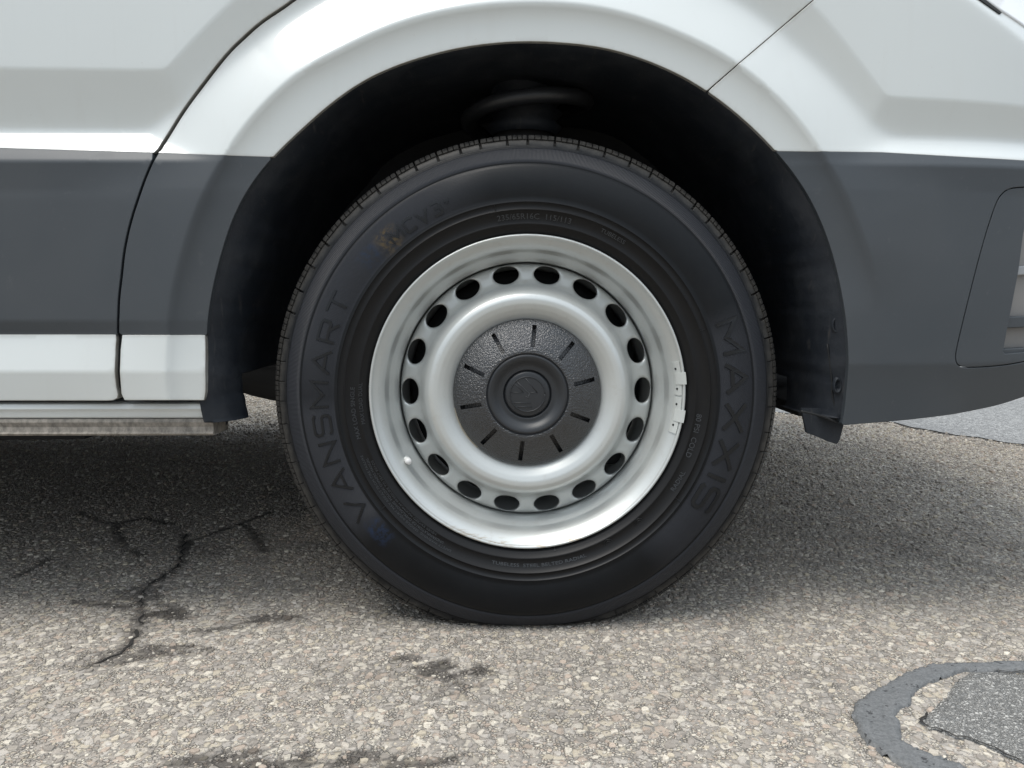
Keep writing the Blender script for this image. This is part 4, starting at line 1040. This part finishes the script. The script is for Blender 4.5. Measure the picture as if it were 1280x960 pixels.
MP = mat_ground('patch_asphalt', [(0.40, 0.39, 0.37), (0.34, 0.33, 0.31), (0.26, 0.255, 0.24), (0.50, 0.49, 0.46), (0.22, 0.22, 0.215)], 260, (0.22, 0.218, 0.21))
MF = mat_ground('far_grey_asphalt', [(0.34, 0.34, 0.33), (0.28, 0.28, 0.275), (0.38, 0.38, 0.37), (0.22, 0.22, 0.22)], 120, (0.20, 0.20, 0.20))
def mat_stone():
    a = NT('stone_chips'); at = a.n('ShaderNodeVertexColor'); at.layer_name = 'Col'
    o = a.obj(); n = a.noise(o, 230, 4, 0.75); n2 = a.noise(o, 1400, 3)
    c = a.mix(a.math('MULTIPLY', a.ramp(n.outputs['Fac'], 0.42, 0.68), 0.55), at.outputs['Color'], (0.17, 0.15, 0.13))
    return a.p(color=c, rough=0.82, spec=0.35, normal=a.bump(n.outputs['Fac'], 0.6, 0.0012, a.bump(n2.outputs['Fac'], 0.5, 0.0004)))
MS = mat_stone()
def mat_seal():
    a = NT('crack_sealant'); o = a.obj(); n = a.noise(o, 260, 5, 0.75); n1 = a.noise(o, 30, 5)
    c = a.mix(a.ramp(n.outputs['Fac'], 0.35, 0.7), (0.095, 0.099, 0.101), (0.19, 0.193, 0.194))
    c = a.mix(a.math('MULTIPLY', a.ramp(n1.outputs['Fac'], 0.5, 0.75), 0.4), c, (0.10, 0.105, 0.108))
    n4 = a.noise(o, 110, 3, 0.5); pit = a.ramp(n4.outputs['Fac'], 0.66, 0.70); c = a.mix(a.math('MULTIPLY', pit, 0.8), c, (0.03, 0.03, 0.032))
    n5 = a.noise(o, 60, 4); hh_ = a.math('SUBTRACT', n5.outputs['Fac'], pit)
    return a.p(color=c, rough=0.6, normal=a.bump(n.outputs['Fac'], 0.8, 0.0016, a.bump(hh_, 0.6, 0.003)))
MSEAL = mat_seal()
MCRK = mat_simple('crack_dirt', (0.022, 0.020, 0.018), 0.95)
# ground sheet: fine mesh near, out to the horizon
def sheet(name, xs, ys, z_, mat):
    V = [(x, y, z_) for y in ys for x in xs]; n = len(xs)
    F = [(j * n + i, j * n + i + 1, (j + 1) * n + i + 1, (j + 1) * n + i) for j in range(len(ys) - 1) for i in range(n - 1)]
    return link(name, mesh(name, V, F), mat)
gx = [-600, -60, -8, -3] + list(np.arange(-1.5, 1.6, 0.010)) + [3, 8, 60, 600]
ground = tag(sheet('ground', gx, [-600, -60, -8, -3] + list(np.arange(-0.70, 1.2, 0.010)) + list(np.arange(1.2, 3.4, 0.03)) + [8, 60, 600], 0.0, MG), 'worn beige asphalt with exposed stone chips', None, None, 'structure')
# darker stain patches and cracks: (px, py, rx, ry) in the picture -> ground
stains = [(*gnd(218, 768), .040, .020, 1.0), (*gnd(208, 813), .055, .020, .9), (*gnd(150, 822), .060, .022, .8), (*gnd(178, 742), .055, .035, .7), (*gnd(565, 838), .045, .028, 1.0), (*gnd(575, 862), .060, .035, .6), (*gnd(515, 822), .025, .016, .9), (*gnd(345, 772), .035, .014, .9), (*gnd(290, 785), .03, .010, .8), (*gnd(400, 952), .13, .016, .95), (*gnd(300, 945), .04, .014, .8), (*gnd(470, 948), .05, .016, .9), (*gnd(250, 900), .05, .02, .3), (*gnd(510, 818), .03, .012, .4),
          (*gnd(350, 775), .05, .015, .5), (*gnd(300, 790), .03, .012, .4), (*gnd(60, 720), .08, .04, .35)]
CRK = None
def dirt_at(x, y):
    v = Vector((x * 11, y * 11, 1.3)); n0 = mnoise.noise(Vector((x * 60, y * 60, 1.3))); n1 = mnoise.noise(v); n2 = mnoise.noise(Vector((x * 3.1, y * 3.1, 8)))
    d = max(0.0, n1 * 0.42 + n2 * 0.35 + n0 * 0.16 - 0.06)
    for sx_, sy_, ax, ay, s in stains:
        q = ((x - sx_) / ax) ** 2 + ((y - sy_) / ay) ** 2
        if q < 4:
            t = s * math.exp(-q * 0.9) * max(0.0, 1.0 + 1.3 * n0 + 0.8 * n1) * 1.15; d = max(d, s * min(1.0, max(0.0, (t - 0.30) / 0.22)))
    if CRK is not None:
        q = CRK.get((int(x // 0.03), int(y // 0.03)))
        if q:
            m = min((x - a) ** 2 + (y - b) ** 2 for a, b in q)
            d = max(d, 1.0 * math.exp(-m / (0.0085 * (1.1 + 1.2 * n1 + n0)) ** 2))
    return min(1.0, d)
cracks = [
    [(232, 668), (228, 692), (222, 708), (205, 720), (188, 730), (180, 741), (176, 752), (175, 768), (176, 782), (168, 796), (160, 808), (148, 818), (132, 826), (118, 830)],
    [(340, 640), (300, 655), (262, 668), (240, 676), (231, 690)],
    [(176, 756), (160, 760), (140, 757), (118, 756), (95, 752)],
    [(145, 655), (150, 672), (165, 690), (178, 694)], [(60, 700), (40, 712), (20, 722)],
    [(100, 640), (120, 650), (145, 655), (180, 648), (215, 655)], [(176, 752), (186, 748), (200, 752), (215, 762), (225, 770)], [(300, 655), (320, 668), (330, 690)],
    [(243, 790), (270, 787), (300, 780), (330, 776)]]
fold = [[(1120, 530), (1140, 536), (1165, 540), (1195, 546), (1225, 549), (1255, 555), (1290, 559)]]
def crack(pts, w0, nm='pavement_crack', z_=0.0012, parent=None, only=False):
    P = [Vector((*gnd(a, b), 0)) for a, b in pts]; Q = []
    for a, b in zip(P, P[1:]):
        n = max(2, int((b - a).length / 0.006))
        for i in range(n): Q.append(a.lerp(b, i / n))
    Q.append(P[-1]); V = []; F = []
    for i, p in enumerate(Q):
        d = (Q[min(i + 1, len(Q) - 1)] - Q[max(i - 1, 0)]).normalized(); nn = Vector((-d.y, d.x, 0))
        jx = Vector((mnoise.noise(p * 55), mnoise.noise(p * 55 + Vector((7, 3, 1))), 0)) * 0.006 + Vector((mnoise.noise(p * 170), mnoise.noise(p * 170 + Vector((7, 3, 1))), 0)) * 0.003
        wv = w0 * (0.35 + 1.1 * abs(mnoise.noise(p * 45 + Vector((2, 2, 2))))) * (1 if 0 < i < len(Q) - 1 else 0.1) * min(1.0, max(0.05, 1.0 + 2.6 * mnoise.noise(p * 26 + Vector((9, 1, 4)))))
        for s_ in (-1, 1):
            q = p + jx + nn * wv * s_; V.append((q.x, q.y, z_))
    for i in range(len(Q) - 1): F.append((2 * i, 2 * i + 1, 2 * i + 3, 2 * i + 2))
    return None if only else tag(link(nm, mesh(nm, V, F), MCRK, parent), kind='structure') , [(v[0], v[1]) for v in V]
crack_pts = []
# sealant arc and patch at the lower right
Sp_out = [(1300, 828), (1280, 829), (1235, 831), (1200, 832), (1165, 833), (1130, 845), (1098, 863), (1075, 877), (1064, 892), (1072, 915), (1088, 935), (1115, 952), (1140, 966), (1180, 985), (1240, 1005)]
Sp_in = [(1300, 841), (1255, 842), (1225, 841), (1200, 841), (1180, 850), (1160, 855), (1140, 870), (1140, 882), (1125, 886), (1120, 900), (1128, 915), (1127, 930), (1150, 942), (1180, 951), (1230, 975), (1250, 985)]
patch_px = [(1300, 843), (1240, 842), (1213, 841), (1200, 850), (1188, 862), (1182, 872), (1172, 880), (1160, 893), (1148, 903), (1162, 912), (1190, 922), (1225, 931), (1250, 943), (1270, 952), (1300, 965), (1400, 985), (1450, 900), (1400, 850)]
def rough_poly(pts, amp, step=0.006):
    P = [gnd(*p) for p in pts]; D = dense(P, step); o = []
    for x, y in D:
        v = Vector((x, y, 0)); o.append((x + amp * (mnoise.noise(v * 90) + .5 * mnoise.noise(v * 260)), y + amp * (mnoise.noise(v * 90 + Vector((4, 9, 2))) + .5 * mnoise.noise(v * 260 + Vector((1, 1, 5))))))
    return o
def slab(name, poly, z0, z1, mat, bevel=0.0015, hh=0.008):
    A = np.array(poly); lo = A.min(0); hi = A.max(0)
    g = np.stack(np.meshgrid(np.arange(lo[0], hi[0], hh), np.arange(lo[1], hi[1], hh)), -1).reshape(-1, 2); g = g[inpoly(g, poly)]
    V = [Vector(p) for p in poly]; n = len(V); E = [(i, (i + 1) % n) for i in range(n)]; V += [Vector(p) for p in g]
    r_ = delaunay_2d_cdt(V, E, [], 0, 1e-6); P = np.array([(v.x, v.y) for v in r_[0]]); F = np.array(r_[2]); F = F[inpoly(P[F].mean(1), poly)]
    pset = {(round(p[0], 6), round(p[1], 6)) for p in poly}
    V3 = [(p[0], p[1], z0 if (round(p[0], 6), round(p[1], 6)) in pset else z1 + 0.0007 * mnoise.noise(Vector((p[0] * 60, p[1] * 60, 0)))) for p in P]
    F = [tuple(f) for f in F]
    me = mesh(name, V3, F); bm = bmesh.new(); bm.from_mesh(me)
    bmesh.ops.recalc_face_normals(bm, faces=bm.faces[:])
    if sum(f.normal.z for f in bm.faces) < 0: bmesh.ops.reverse_faces(bm, faces=bm.faces[:])
    bm.to_mesh(me); bm.free(); me.polygons.foreach_set('use_smooth', [True] * len(me.polygons))
    return link(name, me, mat)
seal_poly = rough_poly(Sp_out + Sp_in[::-1], 0.0030); patch_poly = rough_poly(patch_px, 0.0022)
tag(slab('crack_sealant', seal_poly, 0.0, 0.0052, MSEAL, hh=0.004), 'curved band of grey tar sealant', kind='structure')
tag(slab('asphalt_patch', patch_poly, 0.0, 0.0030, MP), 'dark grey asphalt patch inside the sealant curve', kind='structure')
farpx = [(1118, 529), (1140, 535), (1165, 539), (1195, 545), (1225, 548), (1255, 554), (1290, 558)]
FP = [gnd(*p) for p in farpx]
far_poly = [(FP[0][0] - 0.9, FP[0][1] + 0.75)] + dense(FP, 0.03, False) + [(3.5, FP[-1][1] - 1.0), (30, -6), (30, 60), (-8, 60)]
far_poly = [(x + 0.006 * mnoise.noise(Vector((x * 25, y * 25, 0))), y) for x, y in far_poly]
me = mesh('far_road', [(x, y, 0.004) for x, y in far_poly], [tuple(range(len(far_poly)))])
fr = tag(link('road_surface', me, MF), 'smoother grey asphalt beyond the van', kind='structure')
_c = [crack(c, w_, only=(0 < q_ < len(cracks))) for q_, (c, w_) in enumerate(zip(cracks + fold, (.0034, .0020, .0016, .0014, .0014, .0012, .0014, .0018, .0016, .0050)))]
crack_pts = [p for _, q in _c for p in q]
CRK = {}
for a_, b_ in crack_pts:
    for i in (-1, 0, 1):
        for j in (-1, 0, 1): CRK.setdefault((int(a_ // 0.03) + i, int(b_ // 0.03) + j), []).append((a_, b_))
nv = len(ground.data.vertices); co = np.empty(nv * 3); ground.data.vertices.foreach_get('co', co); co = co.reshape(-1, 3)
dv = np.array([dirt_at(a, b) if abs(a) < 3 and -1 < b < 4.5 else 0.0 for a, b, _ in co], np.float32)
ca = ground.data.color_attributes.new('Dirt', 'FLOAT_COLOR', 'POINT'); ca.data.foreach_set('color', np.repeat(np.stack([dv, dv, dv, np.ones(nv, np.float32)], 1), 1, 0).ravel())
fc = crack([(1160, 893), (1148, 903), (1162, 912), (1190, 922), (1225, 931), (1250, 943), (1270, 952), (1300, 965)], 0.0026, z_=0.0042); fc = crack([(1178, 872), (1186, 884), (1182, 893), (1192, 903)], 0.0018, z_=0.0042); fc = crack([(1236, 842.5), (1260, 843.5), (1300, 845)], 0.0018, z_=0.0050)

# stone chips, numpy-built
cell = 0.0025; X0, X1, Y0, Y1 = -2.7, 2.8, -0.66, 4.3
occ = np.zeros((int((Y1 - Y0) / cell) + 2, int((X1 - X0) / cell) + 2), bool)
for x, y in crack_pts:
    if mnoise.noise(Vector((x * 80, y * 80, 3))) < -0.2: continue
    i, j = int((y - Y0) / cell), int((x - X0) / cell)
    if 0 < i < occ.shape[0] - 1 and 0 < j < occ.shape[1] - 1: occ[i - 1:i + 2, j - 1:j + 2] = True
def stone_field(pitch_, y0, y1, keep, smin, smax_, x0=X0, x1=X1, zone=None):
    xs = np.arange(x0, x1, pitch_); ys = np.arange(y0, y1, pitch_)
    G = np.stack(np.meshgrid(xs, ys), -1).reshape(-1, 2); G = G + rng.uniform(-.48, .48, G.shape) * pitch_
    G = G[rng.random(len(G)) < keep]
    # visible wedge only
    dx = (G[:, 0] - CAM[0]); dy = G[:, 1] - CAM[1]; G = G[np.abs(dx - dy * math.tan(YAW)) < dy * 0.76 + 0.08]
    G = G[~inpoly(G, seal_poly)]; inp = inpoly(G, patch_poly); G = G[~inp]
    G = G[~inpoly(G, far_poly)]
    s = rng.uniform(0, 1, len(G)) ** 2.6 * (smax_ - smin) + smin
    o = np.argsort(-s); G = G[o]; s = s[o]; ok = []
    for k in range(len(G)):
        i, j = int((G[k, 1] - Y0) / cell), int((G[k, 0] - X0) / cell); q = max(0, int(s[k] * 0.40 / cell))
        i0, j0 = max(i - q, 0), max(j - q, 0)
        if occ[i0:i + q + 1, j0:j + q + 1].any(): continue
        occ[i0:i + q + 1, j0:j + q + 1] = True; ok.append(k)
    return G[ok], s[ok]
def build_stones(name, G, s, nside, h_lo, h_hi):
    n = len(G); k = nside
    ang = np.linspace(0, 2 * math.pi, k, endpoint=False)[None] + rng.uniform(0, 6.28, (n, 1)) + rng.uniform(-.28, .28, (n, k))
    rad = 0.5 * s[:, None] * rng.uniform(0.72, 1.12, (n, k)); asp = rng.uniform(0.55, 1.0, (n, 1)); rot = rng.uniform(0, 6.28, (n, 1))
    lx = rad * np.cos(ang); ly = rad * np.sin(ang) * asp
    x = lx * np.cos(rot) - ly * np.sin(rot); y = lx * np.sin(rot) + ly * np.cos(rot)
    hgt = rng.uniform(h_lo, h_hi, (n, 1)) * np.clip(s[:, None] / 0.010, 0.5, 1.3); hgt = hgt * (1 + 2.3 * np.clip((G[:, 1:2] - 0.1) / 1.6, 0, 1)); tx = rng.uniform(-.08, .08, (n, 1)); ty = rng.uniform(-.08, .08, (n, 1))
    V = np.zeros((n, 2 * k + 1, 3), np.float32)
    V[:, :k, 0] = x; V[:, :k, 1] = y; V[:, :k, 2] = -0.0008
    f = rng.uniform(0.70, 0.88, (n, k))
    V[:, k:2 * k, 0] = x * f; V[:, k:2 * k, 1] = y * f; V[:, k:2 * k, 2] = hgt * rng.uniform(.75, 1.0, (n, k)) + tx * x + ty * y
    V[:, 2 * k, 2] = hgt[:, 0] * 1.05
    V[:, :, 0] += G[:, 0:1]; V[:, :, 1] += G[:, 1:2]
    base = (np.arange(n) * (2 * k + 1))[:, None]
    i = np.arange(k); j = (i + 1) % k
    tri = np.concatenate([np.stack([i, j, k + j], 1), np.stack([i, k + j, k + i], 1), np.stack([k + i, k + j, np.full(k, 2 * k)], 1)])
    T = (base[:, :, None] + tri[None].reshape(1, -1, 3)).reshape(-1, 3) if False else (base[:, None, :] + tri[None]).reshape(-1, 3)
    me = bpy.data.meshes.new(name); me.vertices.add(n * (2 * k + 1)); me.vertices.foreach_set('co', V.ravel())
    me.loops.add(len(T) * 3); me.loops.foreach_set('vertex_index', T.ravel().astype(np.int32))
    me.polygons.add(len(T)); me.polygons.foreach_set('loop_start', np.arange(0, len(T) * 3, 3, dtype=np.int32)); me.polygons.foreach_set('loop_total', np.full(len(T), 3, np.int32))
    me.update(calc_edges=True)
    C = np.array(STC)[rng.integers(0, len(STC), n)] * rng.uniform(0.80, 1.14, (n, 1))
    dd = np.array([dirt_at(a, b) for a, b in G])[:, None]
    keepc = (rng.random((n, 1)) < 0.33)
    C = C * (1 - np.where(keepc, 0.1, 0.80) * np.clip(dd, 0, 1))
    ca = me.color_attributes.new('Col', 'FLOAT_COLOR', 'POINT')
    full = np.ones((n, 2 * k + 1, 4), np.float32); full[:, :, :3] = C[:, None, :]; ca.data.foreach_set('color', full.ravel())
    me.polygons.foreach_set('use_smooth', np.zeros(len(T), bool)); me.validate()
    return tag(link(name, me, MS), 'pale stone chips set in the asphalt', kind='stuff')
G1, s1 = stone_field(0.0100, -0.66, 4.2, 0.9, 0.005, 0.0148); build_stones('stone_chips', G1, s1, 7, 0.0004, 0.0021)
G2, s2 = stone_field(0.0050, -0.66, -0.02, 0.9, 0.003, 0.006, -0.8, 0.9); build_stones('fine_chips', G2, s2, 5, 0.0004, 0.0018)
G4, s4 = stone_field(0.0065, -0.02, 1.6, 0.7, 0.004, 0.007); build_stones('fine_chips', G4, s4, 5, 0.0006, 0.0022)
print('stones', len(G1), len(G2), len(G4), 'axle', AXX, AXZ)
